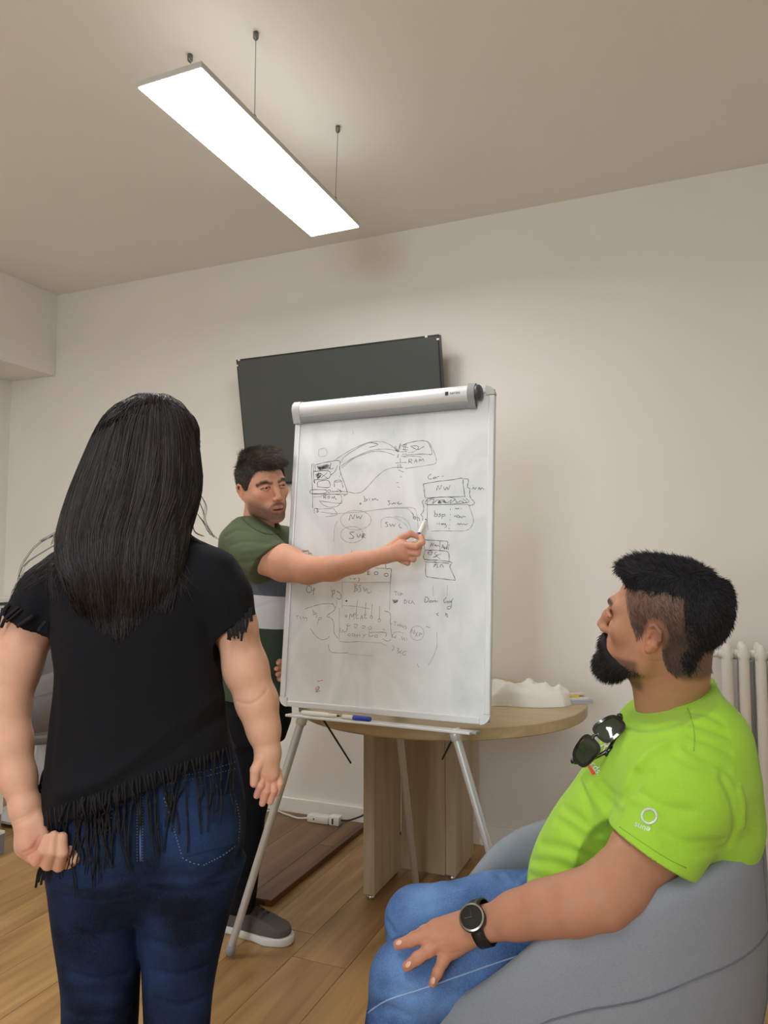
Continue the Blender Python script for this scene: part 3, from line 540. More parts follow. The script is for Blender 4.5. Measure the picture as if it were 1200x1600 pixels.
# ------------------------------------------------------------ small implicit-surface modeller for bodies and clothes
from mathutils.bvhtree import BVHTree
f4 = np.float32
def nrm(v): v = np.asarray(v, float); return v/(np.linalg.norm(v)+1e-12)
class Vol:
    def __init__(s, lo, hi, h):
        s.lo = np.array(lo, float); s.h = h; s.n = np.ceil((np.array(hi)-s.lo)/h).astype(int)+1
        s.d = np.full(s.n, .25, f4); s.ax = [(s.lo[i]+h*np.arange(s.n[i])).astype(f4) for i in range(3)]
    def op(s, prim, k=.0, mode='u'):
        fn, lo, hi = prim; pad = k+2.5*s.h
        i0 = np.maximum(0, np.floor((np.array(lo)-pad-s.lo)/s.h).astype(int)); i1 = np.minimum(s.n, np.ceil((np.array(hi)+pad-s.lo)/s.h).astype(int)+1)
        if np.any(i1 <= i0): return s
        sl = tuple(slice(a, b) for a, b in zip(i0, i1))
        P = (s.ax[0][sl[0]][:, None, None], s.ax[1][sl[1]][None, :, None], s.ax[2][sl[2]][None, None, :])
        v = fn(*P); a = s.d[sl]
        if mode == 'u': r = smin(a, v, k)
        elif mode == 's': r = -smin(-a, v, k)
        elif mode == 'i': r = -smin(-a, -v, k)
        else: r = a+v
        s.d[sl] = r.astype(f4); return s
    def mesh(s):
        d = s.d; b = d < 0; nx, ny, nz = d.shape
        cnt = np.zeros((nx-1, ny-1, nz-1), np.uint8)
        C8 = [(i, j, k) for i in (0, 1) for j in (0, 1) for k in (0, 1)]
        for i, j, k in C8: cnt += b[i:nx-1+i, j:ny-1+j, k:nz-1+k]
        I = np.argwhere((cnt > 0) & (cnt < 8)); n = len(I)
        val = np.stack([d[I[:, 0]+i, I[:, 1]+j, I[:, 2]+k] for i, j, k in C8], 1)
        acc = np.zeros((n, 3)); w = np.zeros(n); off = np.array(C8, float)
        for p in range(8):
            for q in range(p+1, 8):
                if np.abs(off[p]-off[q]).sum() == 1:
                    m = (val[:, p] < 0) != (val[:, q] < 0); t = val[m, p]/(val[m, p]-val[m, q])
                    acc[m] += off[p]+(off[q]-off[p])*t[:, None]; w[m] += 1
        V = s.lo+s.h*(I+acc/w[:, None])
        idx = np.full((nx-1, ny-1, nz-1), -1, np.int32); idx[I[:, 0], I[:, 1], I[:, 2]] = np.arange(n)
        Fs = []
        for ax in range(3):
            o1, o2 = [(1, 2), (2, 0), (0, 1)][ax]
            A = [slice(None)]*3; B = [slice(None)]*3
            for o in (o1, o2): A[o] = slice(1, -1); B[o] = slice(1, -1)
            A[ax] = slice(0, -1); B[ax] = slice(1, None)
            e0, e1 = b[tuple(A)], b[tuple(B)]
            E = np.argwhere(e0 != e1)
            if not len(E): continue
            fl = e0[E[:, 0], E[:, 1], E[:, 2]]; E[:, o1] += 1; E[:, o2] += 1
            q = []
            for da, db in ((-1, -1), (0, -1), (0, 0), (-1, 0)):
                J = E.copy(); J[:, o1] += da; J[:, o2] += db; q.append(idx[J[:, 0], J[:, 1], J[:, 2]])
            Q = np.stack(q, 1); Q[~fl] = Q[~fl][:, ::-1]; Fs.append(Q[(Q >= 0).all(1)])
        return V, np.concatenate(Fs)
def smin(a, b, k):
    if k <= 0: return np.minimum(a, b)
    h = np.maximum(f4(k)-np.abs(a-b), 0)/f4(k); return np.minimum(a, b)-h*h*f4(k*.25)
def cone(a, b, ra, rb, n=None, fl=1.):
    a = np.array(a, float); b = np.array(b, float); ba = b-a; L = max(float(ba@ba), 1e-10); rm = max(ra, rb)
    if n is not None: n = nrm(n)
    def fn(X, Y, Z):
        x, y, z = X-f4(a[0]), Y-f4(a[1]), Z-f4(a[2])
        t = np.clip((x*f4(ba[0])+y*f4(ba[1])+z*f4(ba[2]))/f4(L), 0, 1)
        x, y, z = x-t*f4(ba[0]), y-t*f4(ba[1]), z-t*f4(ba[2]); q = x*x+y*y+z*z
        if n is not None: v = x*f4(n[0])+y*f4(n[1])+z*f4(n[2]); q = q+v*v*f4(fl*fl-1)
        return np.sqrt(q)-(f4(ra)+t*f4(rb-ra))
    m = rm*(1 if fl >= 1 else 1/fl)
    return fn, np.minimum(a, b)-m, np.maximum(a, b)+m
def ell(c, r, R=None):
    c = np.array(c, float); r = np.array(r, float)*np.ones(3); R = np.eye(3) if R is None else np.array(R, float)   # columns = axes
    def fn(X, Y, Z):
        x, y, z = X-f4(c[0]), Y-f4(c[1]), Z-f4(c[2]); k0 = 0; k1 = 0
        for i in range(3):
            q = (x*f4(R[0, i])+y*f4(R[1, i])+z*f4(R[2, i]))/f4(r[i]); k0 = k0+q*q; k1 = k1+(q/f4(r[i]))**2
        k0 = np.sqrt(k0); return k0*(k0-1)/(np.sqrt(k1)+f4(1e-6))
    e = np.sqrt(((R*r)**2).sum(1)); return fn, c-e, c+e
def half(p, n, lo, hi):       # solid half space below plane (p, n), inside a box
    p = np.array(p, float); n = nrm(n)
    return (lambda X, Y, Z: (X-f4(p[0]))*f4(n[0])+(Y-f4(p[1]))*f4(n[1])+(Z-f4(p[2]))*f4(n[2])), np.array(lo), np.array(hi)
def loft(O, T, E1, E2, ts, lo, hi, dc, dh, pw=2.0, cap=(True, True)):
    """solid swept along T: between lo(t) and hi(t) on E1, dc(t) +- dh(t) on E2"""
    O = np.array(O, float); T, E1, E2 = nrm(T), nrm(E1), nrm(E2); ts = np.array(ts, float)
    tt = np.linspace(ts[0], ts[-1], 160)
    def sm(v):
        y = np.interp(tt, ts, v); k = 9; yp = np.concatenate([np.full(k, y[0])*1., y, np.full(k, y[-1])]); yp[:k] = 2*y[0]-y[k:0:-1]; yp[-k:] = 2*y[-1]-y[-2:-k-2:-1]
        w = np.hanning(2*k+1); w /= w.sum(); return np.convolve(yp, w, 'valid')
    lo, hi, dc, dh = map(sm, (lo, hi, dc, dh))
    def fn(X, Y, Z):
        x, y, z = X-f4(O[0]), Y-f4(O[1]), Z-f4(O[2])
        t = x*f4(T[0])+y*f4(T[1])+z*f4(T[2]); u = x*f4(E1[0])+y*f4(E1[1])+z*f4(E1[2]); w = x*f4(E2[0])+y*f4(E2[1])+z*f4(E2[2])
        i = np.clip((t-tt[0])/(tt[-1]-tt[0])*159, 0, 158.999); j = i.astype(np.int32); fr = (i-j).astype(f4)
        g = lambda a: (lambda a32: a32[j]*(1-fr)+a32[j+1]*fr)(a.astype(f4))
        a = g((hi-lo)/2); c = g((hi+lo)/2); bb = g(dh); cc = g(dc)
        if pw == 2: r = np.sqrt(((u-c)/a)**2+((w-cc)/bb)**2)
        else: r = (np.abs((u-c)/a)**f4(pw)+np.abs((w-cc)/bb)**f4(pw))**f4(1/pw)
        d = (r-1)*np.minimum(a, bb)
        if cap[0]: d = np.maximum(d, f4(tt[0])-t)
        if cap[1]: d = np.maximum(d, t-f4(tt[-1]))
        return d
    P = []
    for t in (tt[0], tt[-1]):
        for u in (lo.min(), hi.max()):
            for w in ((dc-dh).min(), (dc+dh).max()): P.append(O+T*t+E1*u+E2*w)
    P = np.array(P); return fn, P.min(0), P.max(0)
def pix_loft(L, Rr, d, dc, dh, ax=None, pw=2.0, n=14, extra=None, cap=(True, True)):
    """loft from left and right outlines given as photo points on a plane at forward distance d; ax = two photo points of the axis (default vertical)"""
    PL = [at(x, y, d) for x, y in L]; PR = [at(x, y, d) for x, y in Rr]
    mx_, my_ = np.mean([p[0] for p in L+Rr]), np.mean([p[1] for p in L+Rr]); VD = nrm(ray(mx_, my_)*[1, 1, 0])
    if ax is None: T = CZ; O = at(mx_, 880, d); E1 = nrm(np.cross(VD, CZ))
    else: a, b = at(*ax[0], d), at(*ax[1], d); T = nrm(b-a); E2 = VD; E1 = nrm(np.cross(T, E2)); E1 = E1 if E1@CR > 0 else -E1; O = a
    E2 = VD if ax is None else nrm(VD-T*(VD@T))
    tl = [(p-O)@T for p in PL]; tr = [(p-O)@T for p in PR]
    t0, t1 = max(min(tl), min(tr)), min(max(tl), max(tr)); ts = np.linspace(t0, t1, n)
    def itp(t_, u_): o = np.argsort(t_); return np.interp(ts, np.array(t_)[o], np.array(u_)[o])
    lo = itp(tl, [(p-O)@E1 for p in PL]); hi = itp(tr, [(p-O)@E1 for p in PR])
    f = (ts-t0)/(t1-t0)
    q = lambda v: np.interp(f, np.linspace(0, 1, len(v)), v) if not np.isscalar(v) else np.full(n, v)
    return loft(O, T, E1, E2, ts, lo, hi, q(dc), q(dh), pw, cap)
def crease(pts, amp, w):      # groove (amp > 0) or ridge (amp < 0) along a 3D polyline
    P = [np.array(p, float) for p in pts]
    def fn(X, Y, Z):
        best = None
        for a, b in zip(P[:-1], P[1:]):
            v = cone(a, b, 0, 0)[0](X, Y, Z); best = v if best is None else np.minimum(best, v)
        return f4(amp)*np.exp(-(best/f4(w))**2)
    A = np.array(P); return fn, A.min(0)-2.6*w, A.max(0)+2.6*w
def tocam(p):
    v = np.asarray(p)-CC; z = v@CF; return 600+FPX*(v@CR)/z, 800-FPX*(v@CU)/z
class Geo:
    """mesh pieces gathered into one body or garment"""
    def __init__(s): s.V = []; s.F = []; s.n = 0
    def put(s, V, F): s.V.append(np.asarray(V)); s.F.append(np.asarray(F)+s.n); s.n += len(V); return s
    def vol(s, v): V, F = v.mesh(); return s.put(V, F)
    def verts(s): return np.concatenate(s.V)
    def build(s, name, m, parent, color=None, fade=None, smooth=True):
        V = s.verts(); F = np.concatenate(s.F); me = bpy.data.meshes.new(name)
        me.vertices.add(len(V)); me.vertices.foreach_set('co', V.astype(f4).ravel())
        k = F.shape[1]; me.loops.add(F.size); me.loops.foreach_set('vertex_index', F.astype(np.int32).ravel())
        me.polygons.add(len(F)); me.polygons.foreach_set('loop_start', np.arange(0, F.size, k, dtype=np.int32)); me.update(calc_edges=True); me.validate()
        if color is not None:
            a = me.color_attributes.new('tint', 'FLOAT_COLOR', 'POINT'); a.data.foreach_set('color', np.concatenate([color, np.ones((len(V), 1))], 1).astype(f4).ravel())
        if fade is not None:
            a = me.attributes.new('fade', 'FLOAT', 'POINT'); a.data.foreach_set('value', fade.astype(f4))
        return link(name, me, m, parent, smooth)
    def bvh(s): return BVHTree.FromPolygons([tuple(v) for v in s.verts()], [tuple(f) for f in np.concatenate(s.F)])
def hit(bvh, x, y, off=.0):
    r = nrm(ray(x, y)); h = bvh.ray_cast(Vector(V3(CC)), Vector(V3(r)))
    if h[0] is None: return None
    return np.array(h[0])+np.array(h[1])*off
def line_on(bvh, pts, r, n=5, off=0., mb=None, sides=6):
    mb = mb or MB(); P = [hit(bvh, x, y, off) for x, y in spline(pts, n)]; P = [p for p in P if p is not None]
    if len(P) > 1: mb.tube(P, r, sides)
    return mb
def stitches(bvh, pts, mb, r=.0007, step=5., ln=.6):
    P = spline(pts, 8); acc = 0; cur = [P[0]]
    for a, b in zip(P[:-1], P[1:]):
        L = np.linalg.norm(b-a); m = max(1, int(L/1.5))
        for i in range(m): cur.append(a+(b-a)*(i+1)/m)
    s = 0; k = max(2, int(step/1.5))
    for i in range(0, len(cur)-k, k):
        q = [hit(bvh, *cur[j], .0004) for j in (i, min(len(cur)-1, i+max(1, int(k*ln))))]
        if q[0] is not None and q[1] is not None and np.linalg.norm(q[0]-q[1]) < .02: mb.tube(q, r, 4)
    return mb
def text_on(bvh, txt, cx, cy, size_px, ang, name, m, parent, sx=1., off=.0006, flip=False):
    me = text_mesh(txt, 1.0); V = np.array([v.co[:] for v in me.vertices]); ca, sa = math.cos(ang), math.sin(ang); out = []
    for x, y, _ in V:
        x, y = x*size_px*sx*(-1 if flip else 1), -y*size_px; p = hit(bvh, cx+x*ca-y*sa, cy+x*sa+y*ca, off); out.append(p if p is not None else at(cx, cy, 1.3))
    for v, p in zip(me.vertices, out): v.co = V3(p)
    return link(name, me, m, parent)
def patch_on(bvh, poly, off, name, m, parent, n=10):
    """four-sided patch lying on the surface: poly = 4 photo corners"""
    a, b, c, d = [np.array(p, float) for p in poly]; G = []
    for i in range(n+1):
        row = []
        for j in range(n+1):
            p = (a*(1-j/n)+b*j/n)*(1-i/n)+(d*(1-j/n)+c*j/n)*i/n; q = hit(bvh, *p, off); row.append(q)
        G.append(row)
    if any(q is None for r in G for q in r): return None
    return link(name, MB().grid(np.array(G)).mesh(name), m, parent, True)
def strands(paths, radii, mb=None):
    mb = mb or MB()
    for P, r in zip(paths, radii): mb.tube(P, [r*(1-.85*(i/(len(P)-1))**2) for i in range(len(P))], 3, False)
    return mb
def fast_tubes(P, R, sides=3):
    """P (n, m, 3) centre lines, R (n, m) radii -> V, F"""
    n, m, _ = P.shape; T = np.gradient(P, axis=1); T /= np.linalg.norm(T, axis=2, keepdims=True)+1e-9
    ref = np.where(np.abs(T[..., 2:3]) < .9, np.array([0, 0, 1.]), np.array([1., 0, 0])); U = np.cross(T, ref); U /= np.linalg.norm(U, axis=2, keepdims=True)+1e-9; W = np.cross(T, U)
    A = 2*np.pi*np.arange(sides)/sides
    V = P[:, :, None, :]+R[:, :, None, None]*(np.cos(A)[None, None, :, None]*U[:, :, None, :]+np.sin(A)[None, None, :, None]*W[:, :, None, :])
    i = np.arange(n)[:, None, None]; j = np.arange(m-1)[None, :, None]; k = np.arange(sides)[None, None, :]; k2 = (k+1) % sides
    ix = lambda j_, k_: (i*m+j_)*sides+k_
    F = np.stack(np.broadcast_arrays(ix(j, k), ix(j, k2), ix(j+1, k2), ix(j+1, k)), -1).reshape(-1, 4)
    return V.reshape(-1, 3), F
# ------------------------------------------------------------ people: shared pieces
def make(prims, h, pad=.012):
    lo = np.min([p[0][1] for p in prims if p[2] == 'u'], 0)-pad; hi = np.max([p[0][2] for p in prims if p[2] == 'u'], 0)+pad
    v = Vol(lo, hi, h)
    for p, k, m in prims: v.op(p, k, m)
    return v
def U(p, k=0.): return (p, k, 'u')
def S_(p, k=0.): return (p, k, 's')
def I_(p, k=0.): return (p, k, 'i')
def px(L): return [at(*p) for p in L]
def chain(pts, rad, k=.004, n=None, fl=1.):
    return [U(cone(a, b, ra, rb, n, fl), k) for a, b, ra, rb in zip(pts[:-1], pts[1:], rad[:-1], rad[1:])]
class Head:
    def __init__(s, c, fwd, up, sc=1., roll=None):
        if roll is not None:       # fwd = yaw from camera-facing, up = pitch
            f = (CR*math.sin(fwd)-_F0*math.cos(fwd))*math.cos(up)+CZ*math.sin(up); x = nrm(np.cross(f, CZ)); z = np.cross(x, f)
            s.c = np.array(c, float); s.R = np.stack([x*math.cos(roll)+z*math.sin(roll), f, -x*math.sin(roll)+z*math.cos(roll)], 1); s.s = sc; return
        f = nrm(fwd); x = nrm(np.cross(f, up)); z = np.cross(x, f); s.c = np.array(c, float); s.R = np.stack([x, f, z], 1); s.s = sc
    def w(s, p): return s.c+s.s*(s.R@np.array(p, float))
    def local(s, V): return ((V-s.c)@s.R)/s.s
    def e(s, c, r, rot=None):
        R = s.R if rot is None else s.R@np.array(Matrix.Rotation(rot[1], 3, rot[0]))
        return ell(s.w(c), np.array(r)*np.ones(3)*s.s, R)
    def co(s, a, b, ra, rb): return cone(s.w(a), s.w(b), ra*s.s, rb*s.s)
    def ch(s, pts, rad, k): return [U(s.co(a, b, ra, rb), k) for a, b, ra, rb in zip(pts[:-1], pts[1:], rad[:-1], rad[1:])]
    def fn(s, f, lo, hi):
        R, c, sc = s.R, s.c, s.s
        def g(X, Y, Z):
            x, y, z = X-f4(c[0]), Y-f4(c[1]), Z-f4(c[2])
            q = [(x*f4(R[0, i])+y*f4(R[1, i])+z*f4(R[2, i]))/f4(sc) for i in range(3)]; return (f(*q)*sc).astype(f4)
        P = np.array([s.w((a, b, d)) for a in (lo[0], hi[0]) for b in (lo[1], hi[1]) for d in (lo[2], hi[2])]); return g, P.min(0), P.max(0)
    def skull(s, mouth=0.):
        P = [U(s.e((0, -.014, .030), (.075, .095, .086))), U(s.e((0, .034, -.028), (.0615, .058, .082)), .03)]
        for x in (-1, 1):
            P += s.ch([(x*.055, .000, -.040), (x*.047, .012, -.072), (x*.015, .072, -.106)], [.020, .017, .015], .028)
            P += [U(s.e((x*.041, .060, -.022), (.020, .020, .018)), .022)]
        P += [U(s.e((0, .079, -.104), (.020, .020, .017)), .02), U(s.e((0, .080, -.072), (.033, .020, .026)), .02)]
        P += s.ch([(-.046, .074, .019), (-.018, .0875, .018), (.018, .0875, .018), (.046, .074, .019)], [.007, .0085, .0085, .007], .02)
        for x in (-1, 1): P += [S_(s.e((x*.032, .1025, .001), (.0165, .0135, .0105)), .014)]
        P += s.ch([(0, .090, .012), (0, .104, -.014), (0, .1145, -.036)], [.0065, .0078, .0095], .013)
        for x in (-1, 1): P += [U(s.e((x*.0112, .1030, -.041), (.0066, .0105, .0072)), .008)]
        for x in (-1, 1): P += [S_(s.e((x*.0068, .1085, -.0485), (.0032, .005, .004)), .003)]
        m = mouth
        P += s.ch([(-.024, .090, -.0725), (-.008, .1005, -.0675), (.008, .1005, -.0675), (.024, .090, -.0725)], [.0028, .0046, .0046, .0028], .006)
        P += s.ch([(-.021, .090, -.0765-m), (-.007, .0985, -.081-m), (.007, .0985, -.081-m), (.021, .090, -.0765-m)], [.003, .0055, .0055, .003], .006)
        P += [S_(s.e((0, .100, -.0745-m*.45), (.021, .014, .0016+m*.62)), .003)]
        if mouth: P += [U(s.e((0, .086, -.0735), (.018, .0105, .0042)))]
        for x in (-1, 1):       # eyelids and ears
            P += s.ch([(x*.0175, .0880, .0005), (x*.0260, .0930, .0054), (x*.0370, .0915, .0052), (x*.0465, .0820, .0005)], [.0036, .0042, .0042, .0034], .003)
            P += s.ch([(x*.0185, .0875, -.0015), (x*.0310, .0910, -.0065), (x*.0455, .0820, -.0005)], [.0030]*3, .003)
            k = .82; E_ = lambda y, z, xx: (x*(.0745+(xx-.0745)*k), -.012+(y+.012)*k, -.010+(z+.010)*k)
            P += [U(s.e(E_(-.012, -.012, .0765), (.0070, .0165*k, .029*k)), .008)]
            P += s.ch([E_(.002, .000, .074), E_(-.004, .016, .080), E_(-.016, .022, .085), E_(-.028, .012, .088), E_(-.028, -.006, .087), E_(-.018, -.024, .082), E_(-.004, -.040, .076), E_(.001, -.032, .073)], [.0030, .0035, .0038, .0038, .0037, .0039, .0050, .0040], .003)
            P += [S_(s.e(E_(-.013, -.004, .089), (.0085, .0072, .0115)), .003), S_(s.e(E_(-.005, -.014, .084), (.006, .0038, .0055)), .003), U(s.e(E_(.0005, -.012, .0765), (.0045, .0032, .005)), .003)]
        return P
def skin_mat(name, rgb): return mat(name, rgb, .55, noise=.05, nscale=45, bump=.15, bscale=350, vcol='tint', sss=.12, spec=.3)
def seg_dist(Q, P):
    best = np.full(len(Q), 9.)
    for a, b in zip(P[:-1], P[1:]):
        a, b = np.array(a), np.array(b); t = np.clip(((Q-a)@(b-a))/((b-a)@(b-a)), 0, 1); best = np.minimum(best, np.linalg.norm(Q-a-t[:, None]*(b-a), axis=1))
    return best
def sstep(a, b, x): t = np.clip((x-a)/(b-a), 0, 1); return t*t*(3-2*t)
def mixc(C, m, rgb, f=1.): m = (m*f)[:, None]; return C*(1-m)+np.array(lin(rgb))*m
def tang(fl, Ns):
    fl = fl-Ns*(fl*Ns).sum(1, keepdims=True); return fl/(np.linalg.norm(fl, axis=1, keepdims=True)+1e-9)
def hair_tubes(pts, dirs, length, rad, bend, m=4, seed=0):
    rg = np.random.RandomState(seed); n = len(pts); t = np.linspace(0, 1, m)[None, :, None]
    Ls = (length*(.6+.6*rg.rand(n)))[:, None, None]; D = dirs+.22*rg.randn(n, 3); D /= np.linalg.norm(D, axis=1, keepdims=True)
    P = pts[:, None, :]+D[:, None, :]*Ls*t+np.asarray(bend)[:, None, :]*Ls*t*t if np.ndim(bend) == 2 else pts[:, None, :]+D[:, None, :]*Ls*t+np.asarray(bend)[None, None, :]*Ls*t*t
    R = np.repeat((rad*(1-.8*np.linspace(0, 1, m)**2))[None, :], n, 0); return fast_tubes(P, R)
def sample(V, F, n, seed):
    rg = np.random.RandomState(seed); f = F[rg.randint(0, len(F), n)]; w = rg.dirichlet(np.ones(4), n); P = (V[f]*w[:, :, None]).sum(1)
    N = np.cross(V[f[:, 2]]-V[f[:, 0]], V[f[:, 3]]-V[f[:, 1]]); return P, N/(np.linalg.norm(N, axis=1, keepdims=True)+1e-12)
def crease_hits(vol, items, bvh=None):
    if bvh is None: g = Geo().vol(vol); bvh = g.bvh()
    for pts, amp, w in items:
        q = [hit(bvh, x, y) for x, y in spline(pts, 3)]; q = [p for p in q if p is not None]
        runs = [[]]
        for p in q:
            if runs[-1] and np.linalg.norm(p-runs[-1][-1]) > .08: runs.append([])
            runs[-1].append(p)
        for r in runs:
            if len(r) > 1: vol.op(crease(r, amp, w), 0, 'd')
    return vol
def shoe(parent, heel, toe, w, mu, ms, name='shoe', laces=None):
    heel, toe = np.array(heel, float), np.array(toe, float); f = nrm((toe-heel)*[1, 1, 0]); L = np.linalg.norm((toe-heel)[:2]); s = np.cross(f, CZ)
    q = lambda a, b, c: heel+f*a*L+s*b+CZ*c
    h = .003
    foot = lambda zt, g: [U(cone(q(.13, 0, zt), q(.45, 0, zt), w*.40+g, w*.42+g)), U(cone(q(.45, 0, zt), q(.72, 0, zt), w*.42+g, w*.50+g), .02), U(cone(q(.72, 0, zt), q(.84, 0, zt), w*.50+g, w*.44+g), .02)]
    big = ((-9, -9, -9), (9, 9, 9))
    P = foot(.012, .000)+[I_(half(q(0, 0, .026), CZ, *big)), I_(half(q(0, 0, .0005), -CZ, *big))]
    sole = Geo().vol(make(P, h))
    P = [U(cone(q(.14, 0, .040), q(.80, 0, .030), w*.40, w*.44)), U(cone(q(.14, 0, .045), q(.16, 0, .085), w*.40, w*.40), .02), U(cone(q(.2, 0, .085), q(.62, 0, .042), w*.40, w*.36), .03), I_(half(q(0, 0, .0265), -CZ, *big)), I_(half(q(.15, 0, .105), CZ+f*.25, *big)), S_(cone(q(.20, 0, .13), q(.24, 0, .09), w*.30, w*.27), .004)]
    up = Geo().vol(make(P, h)); r = empty(name, heel) if False else None
    u = up.build(name, mu, parent); so = sole.build('sole', ms, u)
    if laces:
        lm = MB()
        for i in range(5):
            t = .36+i*.065; z = .1085-i*.0075
            lm.tube([q(t, -w*.24, z-.010), q(t, -w*.1, z), q(t, w*.1, z), q(t, w*.24, z-.010)], .0030, 6)
        lo = lm.build('laces', laces, u, smooth=True); lo['kind'] = 'stuff'
        ln = MB().tube([q(.86, -w*.1, .0265)]*1+[q(.86+.06, 0, .0265)], .0005, 4)
    return u
def hair_build(name, parent, m, base, tubes, base_rgb, lo_rgb, hi_rgb, per, seed=1):
    g = Geo(); cols = []; rg = np.random.RandomState(seed)
    for V, F in base: g.put(V, F); cols.append(np.tile(np.array(lin(base_rgb)), (len(V), 1)))
    for V, F in tubes:
        g.put(V, F); n = len(V)//per; t = rg.rand(n)**1.6; c = np.array(lin(lo_rgb))[None]*(1-t[:, None])+np.array(lin(hi_rgb))[None]*t[:, None]; cols.append(np.repeat(c, per, 0))
    return g.build(name, m, parent, np.concatenate(cols))
BIGB = ((-9, -9, -9), (9, 9, 9))
# ------------------------------------------------------------ woman standing with her back to the camera
WD = 1.35
wm = empty('person', (at(225, 1300, WD)[0], at(225, 1300, WD)[1], 0)); tag(wm, 'standing person with long black hair, black fringed top and dark blue jeans, seen from behind', 'person')
SK_W = (214, 165, 139)
hw_ = Head(at(236, 728, 1.36), _F0*1+CR*.12, CZ, .90)
P = [U(hw_.e((0, -.012, .03), (.075, .095, .086))), U(hw_.e((0, .034, -.03), (.062, .056, .08)), .03), U(cone(hw_.w((0, -.02, -.05)), at(228, 860, 1.37), .05, .055), .02)]
P += [U(pix_loft([(150, 850), (100, 880), (90, 1000), (100, 1060), (90, 1180), (80, 1290), (85, 1360)], [(300, 850), (352, 880), (338, 1000), (338, 1060), (350, 1180), (378, 1290), (372, 1360)], 1.36, 0, [.07, .085, .085, .08, .085, .085, .06]), .03)]
for q in ((150, 1), (296, -1)): P += [U(cone(at(q[0], 1340, 1.36), at(156 if q[1] > 0 else 278, 1600, 1.355), .056, .036), .03), U(cone(at(156 if q[1] > 0 else 278, 1600, 1.355), np.append(at(157 if q[1] > 0 else 279, 1600, 1.355)[:2], .09), .036, .026), .02)]
body = Geo().vol(make(P, .007))
# arms and hands
la = px([(112, 905, 1.37), (52, 970, 1.345), (20, 1045, 1.315), (8, 1105, 1.29), (17, 1160, 1.265), (28, 1215, 1.245), (40, 1262, 1.23)])
P = chain(la, [.038, .046, .0440, .0390, .0325, .0265, .0225], .02)
pn = -_F0
lw = px([(40, 1262, 1.23), (52, 1290, 1.222), (62, 1318, 1.218)])
P += [U(cone(lw[0], at(48, 1318, 1.222), .0225, .0225), .012), U(cone(lw[0], at(72, 1312, 1.235), .022, .021), .012), U(cone(at(46, 1318, 1.225), at(84, 1328, 1.228), .021, .019), .012), U(cone(at(60, 1285, 1.218), at(68, 1305, 1.214), .013, .012), .012)]
P += [U(cone(at(42, 1292, 1.210), at(45, 1318, 1.206), .012, .012), .012)]
def finger(P, pts, r, k=.003): P += chain(px(pts), r, k)
finger(P, [(45, 1335, 1.222), (58, 1344, 1.198), (68, 1328, 1.187), (74, 1310, 1.190)], [.0105, .0098, .0088, .0078])
finger(P, [(62, 1336, 1.222), (75, 1350, 1.198), (82, 1330, 1.184), (84, 1306, 1.188)], [.0108, .0100, .0092, .0082])
finger(P, [(78, 1334, 1.226), (92, 1352, 1.205), (97, 1332, 1.188), (97, 1308, 1.192)], [.0108, .0100, .0092, .0084])
finger(P, [(92, 1330, 1.236), (107, 1354, 1.222), (117, 1341, 1.205), (113, 1324, 1.207)], [.0100, .0094, .0086, .0080])
finger(P, [(70, 1290, 1.242), (92, 1300, 1.235), (104, 1318, 1.230)], [.0115, .010, .0085])
vl = make(P, .0022); crease_hits(vl, [([(22, 1290), (38, 1283), (56, 1272)], .0016, .0022), ([(20, 1284), (36, 1277), (52, 1268)], .001, .002), ([(38, 1332), (52, 1325), (62, 1308)], .002, .003)])
body.vol(vl)
ra = px([(328, 910, 1.37), (366, 975, 1.365), (384, 1045, 1.36), (402, 1098, 1.355), (412, 1140, 1.345), (419, 1176, 1.335)])
P = chain(ra, [.036, .0385, .0385, .0355, .0275, .0200], .02)
P += [U(cone(ra[-1], at(420, 1208, 1.33), .0205, .020, _F0, 1.2), .012), U(cone(ra[-1], at(408, 1200, 1.325), .019, .016), .012)]
finger(P, [(409, 1186, 1.322), (399, 1203, 1.310), (397, 1224, 1.308)], [.0125, .0095, .0075], .002)
finger(P, [(410, 1210, 1.326), (407, 1228, 1.312), (401, 1243, 1.316)], [.0085, .0074, .0060], .002)
finger(P, [(418, 1214, 1.328), (416, 1236, 1.316), (410, 1255, 1.318)], [.0088, .0078, .0062], .002)
finger(P, [(427, 1212, 1.332), (427, 1235, 1.322), (422, 1253, 1.322)], [.0086, .0076, .0060], .002)
finger(P, [(434, 1206, 1.338), (437, 1224, 1.330), (433, 1240, 1.328)], [.0078, .0068, .0055], .002)
vr = make(P, .0019); crease_hits(vr, [([(372, 1097), (392, 1100), (408, 1090), (417, 1078)], .0016, .003)]); body.vol(vr)
V = body.verts(); C = np.tile(np.array(lin(SK_W)), (len(V), 1))
for q, rr in (((60, 1335, 1.20), .05), ((415, 1235, 1.32), .045)):
    C = mixc(C, 1-sstep(.0, rr, np.linalg.norm(V-at(*q), axis=1)), (214, 142, 124), .6)
body.build('body', skin_mat('skin_fair', SK_W), wm, C)
